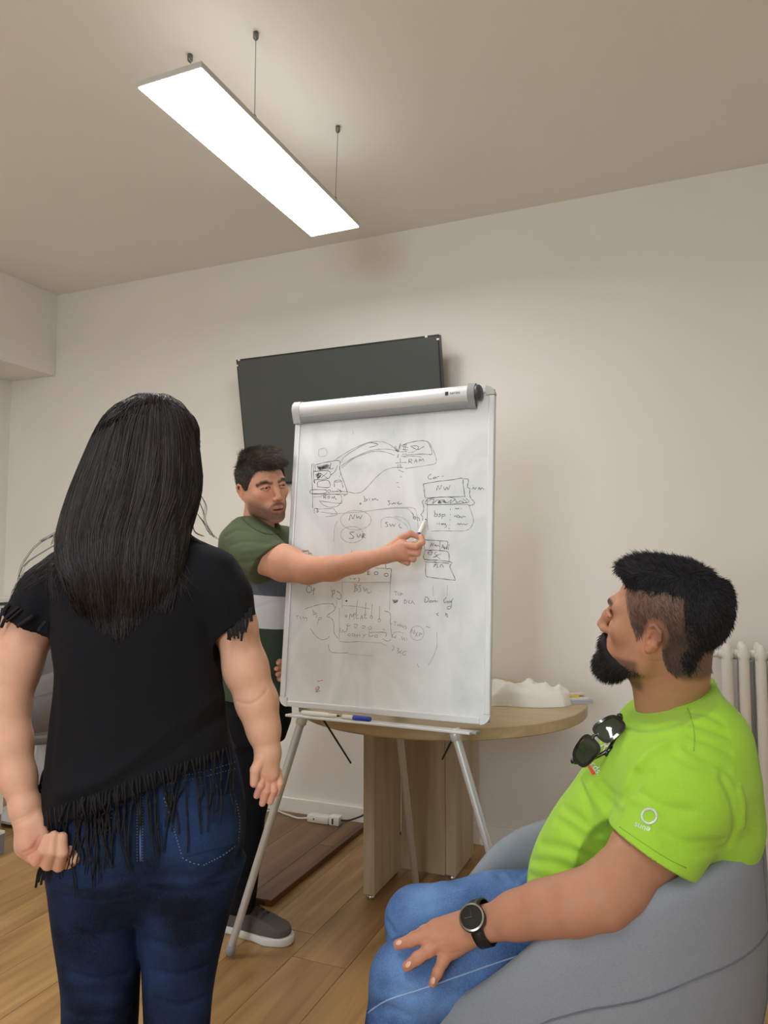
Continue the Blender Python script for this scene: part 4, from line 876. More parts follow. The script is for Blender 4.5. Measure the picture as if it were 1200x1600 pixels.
# jeans
dn = denim('denim_dark_blue', (7, 12, 28), (38, 60, 100))
hipL = [(92, 1150), (80, 1200), (72, 1250), (74, 1300), (80, 1340), (92, 1375), (112, 1420)]; hipR = [(362, 1150), (376, 1200), (386, 1250), (386, 1300), (380, 1340), (362, 1375), (335, 1420)]
P = [U(pix_loft(hipL, hipR, WD, [.005, 0, 0, 0], [.03, .09, .114, .112, .105], pw=2.1))]
P += [U(ell(at(150, 1300, 1.30), (.083, .078, .085))), U(ell(at(302, 1298, 1.30), (.083, .078, .085)), .015)]
P[1] = U(P[1][0], .015)
P += [U(pix_loft([(74, 1340), (82, 1420), (92, 1480), (100, 1540), (97, 1600), (100, 1700), (112, 1850), (120, 1960)], [(222, 1340), (222, 1420), (221, 1480), (218, 1540), (215, 1600), (205, 1700), (200, 1850), (195, 1960)], WD, [0, 0, 0, .01, .01], [.050, .054, .060, .078, .094]), .010)]
P += [U(pix_loft([(216, 1340), (219, 1420), (223, 1480), (226, 1540), (229, 1600), (236, 1700), (240, 1850), (245, 1960)], [(384, 1340), (358, 1420), (342, 1480), (330, 1540), (326, 1600), (322, 1700), (318, 1850), (315, 1960)], WD, [0, 0, 0, .01, .01], [.050, .054, .060, .078, .094]), .012)]
vj = make(P, .0042)
cs = [([(218, 1215), (219, 1290), (220, 1350)], .006, .006), ([(90, 1398), (140, 1408), (205, 1400)], .0035, .006), ([(100, 1450), (150, 1462), (205, 1450)], .003, .006), ([(102, 1516), (150, 1530), (200, 1522)], .004, .005), ([(105, 1545), (160, 1556), (210, 1548)], .003, .005), ([(235, 1385), (290, 1396), (350, 1380)], .004, .006), ([(240, 1430), (290, 1440), (340, 1425)], .003, .006),
      ([(232, 1470), (280, 1482), (325, 1470)], .003, .006), ([(235, 1515), (280, 1524), (322, 1510)], .0035, .005), ([(240, 1560), (285, 1572), (322, 1556)], .004, .005), ([(240, 1380), (300, 1374), (360, 1352)], -.004, .008), ([(95, 1378), (150, 1388), (200, 1378)], -.003, .008), ([(98, 1580), (140, 1590), (200, 1578)], .004, .006)]
crease_hits(vj, cs); jg = Geo().vol(vj); V = jg.verts()
fd = np.zeros(len(V))
for q, r, a in (((150, 1300, 1.22), .08, .22), ((305, 1295, 1.22), .08, .22), ((290, 1376, 1.25), .035, .2), ((240, 1190, 1.24), .05, .1), ((145, 1480, 1.28), .08, .06), ((280, 1480, 1.28), .07, .06)): fd += a*np.exp(-(np.linalg.norm(V-at(*q), axis=1)/r)**2)
jeans = jg.build('jeans', dn, wm, fade=fd-.12); jb = jg.bvh()
M_ST = mat('denim_thread', (118, 128, 150), .8); M_ST2 = mat('denim_seam_worn', (72, 96, 136), .9)
mb = MB()
for s in ([(256, 1247), (310, 1249), (366, 1241)], [(256, 1247), (270, 1290), (285, 1340)], [(285, 1340), (300, 1348), (318, 1352)], [(318, 1352), (350, 1335), (372, 1318)], [(366, 1241), (374, 1280), (372, 1318)], [(262, 1253), (310, 1255), (360, 1248)], [(264, 1256), (276, 1296), (289, 1334)], [(178, 1250), (172, 1285), (162, 1318)], [(130, 1262), (155, 1262), (178, 1250)]): stitches(jb, s, mb, .0008, 4.5, .62)
for s in ([(214, 1240), (214, 1350)], [(223, 1236), (223, 1350)], [(255, 1218), (320, 1205), (370, 1190)], [(256, 1226), (320, 1213), (370, 1200)]): stitches(jb, s, mb, .0006, 4.5, .55)
o = mb.build('stitching', M_ST, jeans); o['kind'] = 'stuff'
for poly in ([(257, 1248), (366, 1242), (371, 1316), (288, 1338)], [(100, 1264), (178, 1252), (164, 1318), (106, 1330)]):
    patch_on(jb, poly, .0022, 'back_pocket', dn, jeans, 14)
line_on(jb, [(219, 1225), (219, 1290), (220, 1345)], .0022, 5, -.0002).build('centre_seam', M_ST2, jeans, smooth=True)
# shoes under the jeans (below the frame)
for x in (158, 280):
    c = at(x, 1700, 1.36); shoe(wm, (c[0]+.2*_F0[0]*-.35, c[1]-.07, 0), (c[0]+_F0[0]*.17, c[1]+.17, 0), .09, mat('shoe_black', (30, 30, 32), .6), mat('sole_white', (220, 218, 212), .6))
# fringed top
M_BLK = mat('black_jersey', (15, 15, 20), .9, noise=.12, nscale=14, bump=.3, bscale=500, spec=.25)
TL = [(165, 838), (120, 852), (90, 872), (80, 900), (84, 960), (84, 1000), (93, 1050), (86, 1100), (80, 1160), (74, 1220), (70, 1280)]
TRr = [(290, 832), (325, 846), (352, 866), (364, 900), (354, 960), (344, 1000), (346, 1050), (352, 1100), (364, 1160), (374, 1220), (380, 1280)]
P = [U(pix_loft(TL, TRr, WD, [.02, .015, .01, .0, 0, 0, -.005, -.01][::-1], [.13, .128, .115, .108, .108, .112, .108, .05], pw=2.35))]
def sleeve(P, secs):
    for (a, ra, e1), (b, rb, e2) in zip(secs[:-1], secs[1:]): P += [U(cone(a, b, ra, rb), .02)]
hemL = nrm(at(78, 992, 1.32)-at(5, 955, 1.32)); hemR = nrm(at(396, 955, 1.34)-at(350, 992, 1.34))
A, B, Cc = at(108, 900, 1.36), at(78, 930, 1.348), at(40, 988, 1.325); P += [U(cone(A, B, .052, .053), .03), U(cone(B, Cc, .053, .053), .02)]
nL = nrm(np.cross(hemL, _F0)); nL = nL if nL[2] < 0 else -nL
A, B, Cc = at(330, 900, 1.36), at(350, 932, 1.358), at(371, 1000, 1.355); P += [U(cone(A, B, .052, .048), .03), U(cone(B, Cc, .048, .044), .02)]
nR = nrm(np.cross(hemR, _F0)); nR = nR if nR[2] < 0 else -nR
vt = make(P, .0042)
vt.op(half(at(40, 972, 1.33), nL, at(-80, 1060, 1.2)-.2, at(74, 880, 1.5)+.0), 0, 'i') if False else None
def hemcut(vol, p, n, c, r):      # trim beyond a hem plane, only near the sleeve end
    fnp = half(p, n, *BIGB)[0]; fs = ell(c, (r, r, r))[0]
    vol.op((lambda X, Y, Z: np.maximum(-fnp(X, Y, Z), fs(X, Y, Z)), np.array(c)-r, np.array(c)+r), 0, 's')
hemcut(vt, at(40, 972, 1.325), nL, at(25, 1010, 1.32), .072)
hemcut(vt, at(373, 973, 1.355), nR, at(384, 1012, 1.355), .062)
hemn = nrm(np.cross(at(370, 1166, WD)-at(72, 1270, WD), _F0)); hemn = hemn if hemn[2] < 0 else -hemn
vt.op(half(at(72, 1268, WD), hemn, *BIGB), 0, 'i')
crease_hits(vt, [([(90, 1240), (170, 1215), (260, 1150), (345, 1085)], -.004, .011), ([(100, 1260), (180, 1230), (270, 1175), (350, 1115)], .004, .010), ([(98, 1060), (96, 1130), (88, 1210)], -.003, .010), ([(340, 1000), (344, 1060), (352, 1120)], -.003, .010), ([(80, 930), (68, 955), (60, 985)], .003, .008), ([(352, 915), (362, 940), (372, 968)], .003, .007), ([(60, 910), (50, 935), (40, 960)], -.003, .008), ([(150, 1240), (210, 1200), (290, 1130)], .0025, .009)])
tg = Geo().vol(vt); top = tg.build('fringed_top', M_BLK, wm); tb_ = tg.bvh()
# fringe of knotted cords
rg = random.Random(11); mb = MB(); both = BVHTree.FromPolygons([tuple(v) for v in np.concatenate([tg.verts(), jg.verts()])], [tuple(f) for f in np.concatenate([np.concatenate(tg.F), np.concatenate(jg.F)+len(tg.verts())])])
def cord(x, y, ln, lean, r=.0013, free=None):
    P = []; n = 9; ph = rg.random()*6
    for i in range(n+1):
        t = i/n; xx = x+lean*t+3.*math.sin(t*5+ph)*t; yy = y+ln*t; q = hit(both, xx, yy, .0035+.004*abs(math.sin(t*4+ph)))
        if q is None or np.linalg.norm(q-at(xx, yy, 1.26)) > .16: q = (P[-1]+np.array([lean*.0002, 0, -ln/n*.0011])) if P else at(xx, yy, 1.3)
        P.append(q)
    mb.tube(P, [r]*(len(P)-1)+[r*.7], 6); 
    k = int(n*rg.uniform(.35, .8)); mb.tube([P[k]+(P[k+1]-P[k])*s for s in (-.2, .15, .5)], [r*1.1, r*1.9, r*1.1], 6)
for i in range(52):
    t = i/51; x = 78+t*288; y = 1266-t*101-2
    cord(x, y, rg.uniform(60, 140), rg.uniform(-20, 20))
for i in range(16): x = 130+rg.random()*60; cord(x, 1243-(x-78)*.02, rg.uniform(70, 120), rg.uniform(-26, 26))
def dangle(pts, r=.0022): mb.tube(spline(px(pts), 5), r, 6)
dangle([(4, 950, 1.31), (-2, 975, 1.30), (-8, 992, 1.30)]); dangle([(30, 948, 1.285), (18, 958, 1.28), (8, 967, 1.28), (2, 980, 1.285)], .003); dangle([(34, 952, 1.28), (22, 962, 1.275), (10, 972, 1.28)])
dangle([(52, 962, 1.275), (40, 970, 1.27), (27, 979, 1.27)], .0036); dangle([(72, 972, 1.275), (64, 980, 1.27), (61, 986, 1.27)], .0034)
dangle([(14, 945, 1.295), (8, 952, 1.29), (5, 962, 1.288)], .004)
dangle([(78, 1195, 1.30), (68, 1206, 1.28), (63, 1225, 1.275), (58, 1240, 1.275), (62, 1256, 1.275), (68, 1268, 1.27)], .0024); dangle([(80, 1205, 1.30), (72, 1215, 1.285), (64, 1232, 1.275)], .0022); dangle([(60, 1234, 1.275), (66, 1239, 1.27), (76, 1237, 1.28)], .0022); dangle([(58, 1228, 1.275), (61, 1236, 1.273)], .005)
for a, b, l in ((362, 985, 12), (368, 978, 22), (372, 975, 18), (378, 970, 30), (384, 962, 26), (390, 955, 24), (356, 990, 10)): [dangle([(a+k_*2.6, b-4-k_*1.5, 1.315), (a+k_*2.6+1, b+l*.4, 1.308), (a+k_*2.6+rg.uniform(-3, 3), b+l*rg.uniform(.6, 1.1), 1.306)], rg.uniform(.0013, .0022)) for k_ in (0, 1)]
for a, l in ((62, 26), (66, 30), (70, 22), (58, 34)): dangle([(a+8, 1352, 1.225), (a+2, 1362, 1.212), (a-2, 1352+l, 1.215)], .0022)
fr = mb.build('fringe', mat('black_cord', (11, 10, 14), .85), top, smooth=True); fr['kind'] = 'stuff'
# long hair
M_HAIR = mat('hair_black', (22, 20, 22), .42, spec=.35, vcol='tint')
HL = [(214, 628), (192, 631), (170, 646), (153, 668), (140, 700), (126, 735), (114, 765), (104, 800), (96, 835), (96, 870), (108, 910), (132, 950), (160, 985)]
HR = [(266, 628), (280, 631), (295, 648), (306, 672), (313, 705), (318, 745), (314, 780), (304, 805), (294, 835), (286, 870), (276, 910), (255, 950), (225, 985)]
P = [U(pix_loft(HL, HR, 1.345, [-.066, -.080, -.074, -.052, -.02, 0, 0, .0, .0], [.014, .026, .046, .068, .095, .112, .115, .105, .055], pw=2.1))]
P += [U(ell(at(240, 664, 1.345), (.066, .085, .048)), .03)]
vh = make(P, .004)
hr = np.random.RandomState(5); it = []
for i in range(26):
    x0 = hr.uniform(170, 300); x1 = x0+hr.uniform(-35, 12)*(1 if x0 < 260 else .3); it.append(([(x0, hr.uniform(680, 760)), ((x0+x1)/2+hr.uniform(-6, 6), 830), (x1, hr.uniform(900, 960))], hr.uniform(-.004, .005), hr.uniform(.005, .009)))
crease_hits(vh, it); hg = Geo().vol(vh); hb_ = BVHTree.FromPolygons([tuple(v) for v in np.concatenate([hg.verts(), tg.verts()])], [tuple(f) for f in np.concatenate([np.concatenate(hg.F), np.concatenate(tg.F)+len(hg.verts())])])
cL = lambda y: np.interp(y, [p[1] for p in HL], [p[0] for p in HL]); cRr = lambda y: np.interp(y, [p[1] for p in HR], [p[0] for p in HR])
ns, m = 3600, 18; PP = np.zeros((ns, m, 3)); RR = np.zeros((ns, m))
for i in range(ns):
    u = math.sin(hr.uniform(-1.5, 1.5))*.985; y0 = hr.uniform(624, 700) if hr.rand() < .7 else hr.uniform(700, 860); y1 = 1008-60*abs(u+.15)-hr.gamma(1.3, 24) if u < .5 else hr.uniform(860, 960); y1 = max(y1, y0+80); ph, fq, am = hr.rand()*6.3, hr.uniform(3, 7), hr.uniform(.5, 5.)
    last = None; lift = hr.uniform(.0005, .005)
    for j in range(m):
        t = j/(m-1); y = y0+(y1-y0)*t; l, r = cL(min(y, 905)), cRr(min(y, 905)); uu = u*(1-.25*max(0, (y-905)/95)); x = (l+r)/2+uu*(r-l)/2+am*math.sin(fq*t+ph)*t*(1+.8*t)
        q = hit(hb_, x, y, lift); k_ = 0
        while (q is None or (last is not None and np.linalg.norm(q-last) > .05)) and k_ < 5: u *= .94; k_ += 1; uu = u*(1-.25*max(0, (y-905)/95)); x = (l+r)/2+uu*(r-l)/2; q = hit(hb_, x, y, lift)
        if q is None:
            q = last+np.array([0, 0, -(y1-y0)/(m-1)*.00113]) if j else at(x, y, 1.30)
        if last is not None and np.linalg.norm(q-last) > .05: q = last+np.array([0, 0, -(y1-y0)/(m-1)*.00113])
        PP[i, j] = q; last = q
    w = hr.uniform(.0004, .0010); RR[i] = w*(1-.7*np.linspace(0, 1, m)**3)
tubes_ = [fast_tubes(PP, RR, 4)]
P2, R2_ = [], []                                  # strands round the sides of the head
vd_ = nrm(ray(225, 800)*[1, 1, 0]); e1_ = nrm(np.cross(vd_, CZ))
for i in range(1500):
    ph = hr.uniform(-.75, .75) if i % 2 else hr.uniform(-.75, .75)+math.pi; y0, y1 = hr.uniform(622, 720), hr.uniform(840, 940); last = None; row = []; lift = hr.uniform(.0005, .004)
    for j in range(m):
        y = y0+(y1-y0)*j/(m-1); a_ = ph+.08*math.sin(j*.5+i); dr = e1_*math.cos(a_)+vd_*math.sin(a_); c_ = at((cL(y)+cRr(y))/2, y, 1.345)+vd_*np.interp(y, [640, 800, 850, 900, 940], [0, -.02, -.05, -.074, -.08]); o_ = c_+dr*.45
        h_ = hb_.ray_cast(Vector(V3(o_)), Vector(V3(-dr))); q = np.array(h_[0])+dr*lift if h_[0] is not None else None
        if q is None or (last is not None and np.linalg.norm(q-last) > .05): q = last+np.array([0, 0, -.012]) if last is not None else c_
        row.append(q); last = q
    P2.append(row); w = hr.uniform(.0004, .0010); R2_.append(w*(1-.7*np.linspace(0, 1, m)**3))
tubes_.append(fast_tubes(np.array(P2), np.array(R2_), 4))
Vc, Fc_ = vh.mesh(); Pc, Nc = sample(Vc, Fc_, 40000, 12); sl_ = np.where(Nc[:, 2] > .42)[0][:2600]; Pc, Nc = Pc[sl_], Nc[sl_]
Dc = tang(-vd_[None]*.8+(Pc-at(240, 640, 1.34))*6, Nc); Tc = np.linspace(0, 1, m)[None, :, None]; Lc = hr.uniform(.012, .030, len(Pc))[:, None, None]
tubes_.append(fast_tubes(Pc[:, None, :]+Nc[:, None, :]*.0015+Dc[:, None, :]*Lc*Tc-Nc[:, None, :]*(.0015+Lc*Lc*4.5)*Tc*Tc, np.repeat(np.full((1, m), .0006), len(Pc), 0), 4))
fly = []
for pts in ([(150, 690), (128, 740), (116, 790), (98, 840), (70, 860), (40, 880), (28, 905)], [(160, 680), (138, 730), (122, 780), (105, 820), (84, 838)], [(140, 740), (120, 785), (95, 830), (60, 850), (34, 885), (30, 912)], [(146, 720), (130, 760), (112, 800), (92, 826), (82, 850)], [(135, 770), (112, 812), (88, 832), (64, 846)],
            [(310, 780), (318, 800), (322, 818), (332, 836)], [(306, 800), (318, 816), (326, 830), (338, 842)], [(300, 810), (304, 830), (318, 838)], [(312, 770), (322, 790), (320, 806)], [(200, 630), (190, 640), (176, 656), (162, 690)], [(230, 618), (210, 618), (190, 632)], [(255, 620), (280, 626), (296, 645), (306, 668)], [(240, 616), (262, 617), (284, 632)], [(130, 765), (118, 800), (104, 826), (90, 850), (80, 880)]):
    for k in range(3):
        j = np.array([hr.uniform(-5, 5), hr.uniform(-4, 4)])*(k > 0); S = spline([(*(np.array(p)+j*(i/len(pts))), 1.31-.0*i) for i, p in enumerate(pts)], 5); P_ = np.array([at(*p) for p in S]); idx = np.linspace(0, len(P_)-1, m).astype(int); fly.append(P_[idx])
tubes_.append(fast_tubes(np.array(fly), np.full((len(fly), m), .0004), 4))
hair = hair_build('hair', wm, M_HAIR, [vh.mesh()], tubes_, (13, 12, 14), (12, 11, 12), (60, 53, 52), m*4)
# ------------------------------------------------------------ man at the board
mn = empty('person', (at(380, 1300, 2.55)[0], at(380, 1300, 2.55)[1], 0)); tag(mn, 'standing person in green striped t-shirt and black trousers pointing at the board with a marker', 'person')
SK_M = (212, 158, 132)
hd = Head(at(410.5, 759, 2.50), .62, -.12, .972, -.22)
P = hd.skull(.0052)
P += [U(cone(hd.w((0, -.030, -.055)), at(401, 845, 2.56), .052, .058), .02)]
vhd = make(P, .0020); body = Geo().vol(vhd); nh = len(body.verts())
P = [U(pix_loft([(372, 830), (358, 860), (366, 950), (372, 1090)], [(438, 830), (446, 860), (438, 950), (432, 1090)], 2.58, 0, [.12, .13, .14, .10]), .03)]
P += [U(cone(at(396, 1125, 2.56), at(386, 1250, 2.52), .055, .042), .02), U(cone(at(386, 1250, 2.52), at(376, 1410, 2.47), .042, .034), .02), U(cone(at(398, 1125, 2.66), at(330, 1260, 2.66), .055, .042), .02), U(cone(at(330, 1260, 2.66), at(250, 1425, 2.63), .042, .034), .02)]
lar = px([(440, 860, 2.70), (465, 960, 2.74), (455, 1045, 2.58)]); P += chain(lar, [.05, .042, .028], .02)
body.vol(make(P, .007))
ra = px([(398, 866, 2.42), (445, 880, 2.365), (482, 891, 2.315), (520, 888, 2.275), (560, 879, 2.225), (602, 867, 2.175)])
P = chain(ra, [.058, .0570, .0420, .0370, .0300, .0230], .02)
P += [U(cone(ra[-1], at(630, 859, 2.165), .0225, .0225), .012), U(cone(ra[-1], at(628, 852, 2.17), .020, .018), .012), U(cone(at(606, 866, 2.17), at(634, 868, 2.16), .020, .017), .012)]
finger(P, [(610, 855, 2.172), (627, 841, 2.178), (642, 834, 2.182), (654, 839, 2.178)], [.0138, .0115, .0095, .0078], .003)
finger(P, [(630, 852, 2.158), (650, 854, 2.142), (660, 848, 2.154), (658, 838, 2.168)], [.0115, .0096, .0088, .0076], .0015)
finger(P, [(630, 862, 2.158), (652, 865, 2.144), (655, 856, 2.160), (646, 850, 2.176)], [.0110, .0094, .0086, .0076], .0015)
finger(P, [(628, 869, 2.162), (646, 874, 2.152), (648, 864, 2.168), (638, 857, 2.180)], [.0104, .0088, .0080, .0072], .0015)
finger(P, [(625, 874, 2.170), (637, 880, 2.164), (638, 871, 2.178), (632, 864, 2.184)], [.0095, .0080, .0072, .0065], .0015)
body.vol(make(P, .0019))
P = chain(px([(456, 1045, 2.575), (446, 1046, 2.50)]), [.026, .026], .01)
for i, (y, x) in enumerate(((1034, 431), (1043, 428), (1052, 430), (1060, 434))): finger(P, [(447, y, 2.50), (436, y, 2.462), (x+4, y+2, 2.430)], [.0105, .0098, .008])
body.vol(make(P, .0025))
V = body.verts(); C = np.tile(np.array(lin(SK_M)), (len(V), 1)); Q = hd.local(V); head_m = (np.arange(len(V)) < nh).astype(float)
bx_, by_, bz_ = Q[:, 0], Q[:, 1], Q[:, 2]
zb = -.022-(by_-.015)*.47
beard = sstep(-.006, .030, zb-bz_)*sstep(-.004, .030, by_)*(1-sstep(-.012, .012, -.116-bz_))
must = np.exp(-(seg_dist(Q, [(-.028, .088, -.074), (-.012, .1, -.060), (.012, .1, -.060), (.028, .088, -.074)])/.0075)**4)
C = mixc(C, np.clip(np.maximum(beard, must), 0, 1)*head_m, (74, 55, 46), .76)
C = mixc(C, np.exp(-(seg_dist(Q, [(.01, .088, -.030), (.05, .075, -.030)])/.022)**2)*head_m, (214, 134, 114), .35)
C = mixc(C, np.exp(-(np.linalg.norm((Q-[0, .114, -.036])/[.016, .02, .014], axis=1))**2)*head_m, (206, 128, 108), .35)
lip = np.maximum(np.exp(-(seg_dist(Q, [(-.022, .092, -.0725), (-.008, .102, -.0675), (.008, .102, -.0675), (.022, .092, -.0725)])/.0048)**6), np.exp(-(seg_dist(Q, [(-.019, .092, -.082), (0, .102, -.0868), (.019, .092, -.082)])/.0062)**6))
C = mixc(C, lip*head_m, (192, 96, 88), .9)
tooth = ((np.abs(bx_) < .0175) & (bz_ < -.0705) & (bz_ > -.0785) & (by_ > .08) & (by_ < .0978)).astype(float)*head_m; C = mixc(C, tooth, (244, 238, 228), 1.)
cav = ((np.abs(bx_) < .019) & (bz_ <= -.0772) & (bz_ > -.0815) & (by_ > .075) & (by_ < .097)).astype(float)*head_m; C = mixc(C, cav, (90, 40, 38), .9)
for x in (-1, 1):
    br = np.exp(-(seg_dist(Q, [(x*.013, .096, .0155), (x*.030, .094, .0205), (x*.044, .082, .0185), (x*.053, .070, .0120)])/.0068)**4); C = mixc(C, br*head_m, (30, 22, 19), .97)
    lash = np.exp(-(seg_dist(Q, [(x*.0180, .0905, .0005), (x*.0265, .0950, .0045), (x*.0370, .0930, .0045), (x*.0470, .0835, -.0005)])/.0030)**4); C = mixc(C, lash*head_m, (44, 33, 30), .88)
    ear = np.exp(-(np.linalg.norm((Q-[x*.08, -.012, -.01])/[.014, .024, .036], axis=1))**4); C = mixc(C, ear*head_m, (206, 128, 108), .4)
C = mixc(C, (np.linalg.norm((V-at(648, 855, 2.16)), axis=1) < .07).astype(float), (206, 140, 118), .4)
body.build('body', skin_mat('skin_tan', SK_M), mn, C)
M_EYE = mat('eye_white', (196, 186, 178), .25); M_IRIS = mat('iris_dark', (38, 28, 24), .2)
for x in (-1, 1):
    e = MB(); e.lathe([(.0118*math.sin(a), .0118*math.cos(a)) for a in np.linspace(.02, 3.12, 14)], hd.w((x*.032, .0795, .0005)), 18); eo = e.build('eye', M_EYE, mn, smooth=True)
    gz = nrm(hd.R@np.array([-.35, 1, -.02])); Rz = np.stack([nrm(np.cross(gz, CZ)), np.cross(nrm(np.cross(gz, CZ)), gz), gz], 1)
    MB().lathe([(.0070, .0098), (.0052, .0114), (.0001, .0124)], hd.w((x*.032, .0795, .0005)), 16, Rz).build('iris', M_IRIS, eo, smooth=True)
# hair
HZL = lambda y: np.interp(y, [-.14, -.06, -.02, -.004, .004, .018, .028, .040, .050, .060, .085, .11], [-.066, -.066, -.050, -.010, -.024, -.028, -.016, .014, .042, .054, .060, .064])
def cap_fn(r, c, zl, extra=0.):
    def f(x, y, z):
        d = np.sqrt(((x-c[0])/r[0])**2+((y-c[1])/r[1])**2+((z-c[2])/r[2])**2); e = z-zl(y)-.0016*np.sin(y*260+x*90)-.0012*np.sin(x*310+y*70); return np.maximum((d-1)*min(r)+.007*np.exp(-np.maximum(e, 0)/.010), -e*.8)
    return f
M_HAIRB = mat('hair_dark_brown', (44, 37, 32), .5, spec=.4, vcol='tint')
P = [U(hd.fn(cap_fn((.0805, .1015, .0925), (0, -.014, .030), HZL), (-.1, -.13, -.08), (.1, .12, .14)))]
P += [U(hd.e((.0, .060, .098), (.056, .044, .022), ('X', -.35)), .025), U(hd.e((-.012, .084, .080), (.046, .024, .016), ('X', -.5)), .018), U(hd.e((.0, .0, .114), (.060, .072, .014)), .02)]
vh = make(P, .0024); Vh, Fh = vh.mesh(); Ps, Ns = sample(Vh, Fh, 17000, 3); q = hd.local(Ps)
topm = sstep(.04, .09, q[:, 2]); fl = np.stack([-.25*np.ones(len(q))*topm, .9*topm-.25*(1-topm), -.9*(1-topm)+.12*topm], 1)@hd.R.T
fl = np.stack([-.55*topm, 1.0*topm-.30*(1-topm), -.9*(1-topm)-.05*topm], 1)@hd.R.T; D = Ns*(.26+.04*topm[:, None])+tang(fl, Ns)*.95; hair_build('hair', mn, M_HAIRB, [(Vh, Fh)], [hair_tubes(Ps-Ns*.001, D, .009+.018*topm, .00055, -Ns*.15*topm[:, None]+0, 4, 2)], (42, 37, 33), (34, 29, 26), (120, 104, 82), 12)
# t-shirt with chest stripes
P = [U(pix_loft([(378, 806), (356, 818), (342, 836), (340, 870), (346, 950), (350, 1020), (346, 1085)], [(432, 814), (450, 826), (458, 850), (460, 890), (456, 960), (452, 1020), (456, 1085)], 2.58, [0, 0, 0, 0, -.01], [.135, .135, .145, .165, .175, .10], pw=2.3))]
P += [U(cone(at(386, 848, 2.47), at(404, 866, 2.41), .083, .081), .035), U(cone(at(404, 866, 2.41), at(436, 888, 2.375), .081, .076), .02), U(cone(at(442, 855, 2.66), at(462, 930, 2.72), .078, .072), .03)]
vs = make(P, .0034)
h1, h2 = at(394, 908, 2.385), at(451, 851, 2.385); nS = nrm(np.cross(h2-h1, _F0)); nS = nS if nS@CR > 0 else -nS
nS = nrm(nS-.45*_F0); hemcut(vs, (h1+h2)/2, nS, at(450, 895, 2.35), .135)
vs.op(cone(hd.w((0, -.028, -.075)), at(408, 838, 2.53), .066, .056), .006, 's')
crease_hits(vs, [([(352, 838), (372, 828), (395, 832)], .004, .008), ([(360, 852), (385, 846), (420, 850)], .003, .008), ([(372, 880), (400, 876), (430, 862)], .0035, .008), ([(380, 862), (405, 858), (436, 848)], -.003, .008), ([(350, 870), (375, 890), (392, 900)], .003, .009), ([(376, 960), (400, 950), (430, 942)], .002, .008), ([(430, 820), (440, 834), (446, 850)], .004, .007), ([(400, 1000), (420, 1040), (432, 1060)], .003, .01)])
sg = Geo().vol(vs); V = sg.verts()
zc = lambda y: at(400, y, 2.5)[2]
def striped(name, bands, base):
    m = bpy.data.materials.new(name); m.use_nodes = True; N = m.node_tree.nodes; L = m.node_tree.links; b = N['Principled BSDF']; b.inputs['Roughness'].default_value = .9; b.inputs['Specular IOR Level'].default_value = .2
    tc = N.new('ShaderNodeTexCoord'); dt = N.new('ShaderNodeVectorMath'); dt.operation = 'DOT_PRODUCT'; dt.inputs[1].default_value = (CR[0]*.10, CR[1]*.10, 1.); L.new(tc.outputs['Object'], dt.inputs[0])
    mr = N.new('ShaderNodeMapRange'); mr.inputs[1].default_value = .6; mr.inputs[2].default_value = 1.6; L.new(dt.outputs['Value'], mr.inputs[0])
    cr = N.new('ShaderNodeValToRGB'); cr.color_ramp.interpolation = 'CONSTANT'; E = cr.color_ramp.elements; E[0].position = 0; E[0].color = (*lin(bands[0][1]), 1); E[1].position = bands[1][0]-.6; E[1].color = (*lin(bands[1][1]), 1)
    for z, c in bands[2:]: e = E.new(z-.6); e.color = (*lin(c), 1)
    L.new(mr.outputs[0], cr.inputs[0]); nz = N.new('ShaderNodeTexNoise'); nz.inputs['Scale'].default_value = 400; L.new(tc.outputs['Object'], nz.inputs['Vector'])
    bpn = N.new('ShaderNodeBump'); bpn.inputs['Strength'].default_value = .2; bpn.inputs['Distance'].default_value = .001; L.new(nz.outputs[0], bpn.inputs['Height']); L.new(bpn.outputs[0], b.inputs['Normal']); L.new(cr.outputs[0], b.inputs['Base Color']); return m
cz_ = lambda y: zc(y)-.043
M_STR = striped('tshirt_striped', [(0, (62, 76, 62)), (cz_(978), (214, 216, 226)), (cz_(929), (98, 104, 112)), (cz_(902), (88, 98, 74))], None)
sh = sg.build('tshirt', [M_STR, mat('tshirt_green', (88, 98, 74), .9, bump=.2, bscale=400, spec=.2)], mn)
Fc = V[np.concatenate(sg.F)].mean(1); ax0 = at(404, 866, 2.41); axd = nrm(at(436, 888, 2.375)-ax0)
slv = (np.linalg.norm(np.cross(Fc-ax0, axd), axis=1) < .088) & ((Fc-ax0)@axd > -.02) & ((Fc-CC)@CF < 2.47)
sh.data.polygons.foreach_set('material_index', slv.astype(np.int32)); sb_ = sg.bvh()
ci = [hd.w((.062*math.cos(a), -.030+.062*math.sin(a), -.125-.02*math.sin(a)-.012*abs(math.cos(a)))) for a in np.linspace(0, 2*math.pi, 40)]
line_on(sb_, [(374, 803), (384, 816), (402, 829), (420, 835), (436, 834)], .0032, 4, .0).build('collar_rib', mat('tshirt_rib', (66, 78, 56), .9), sh, smooth=True)
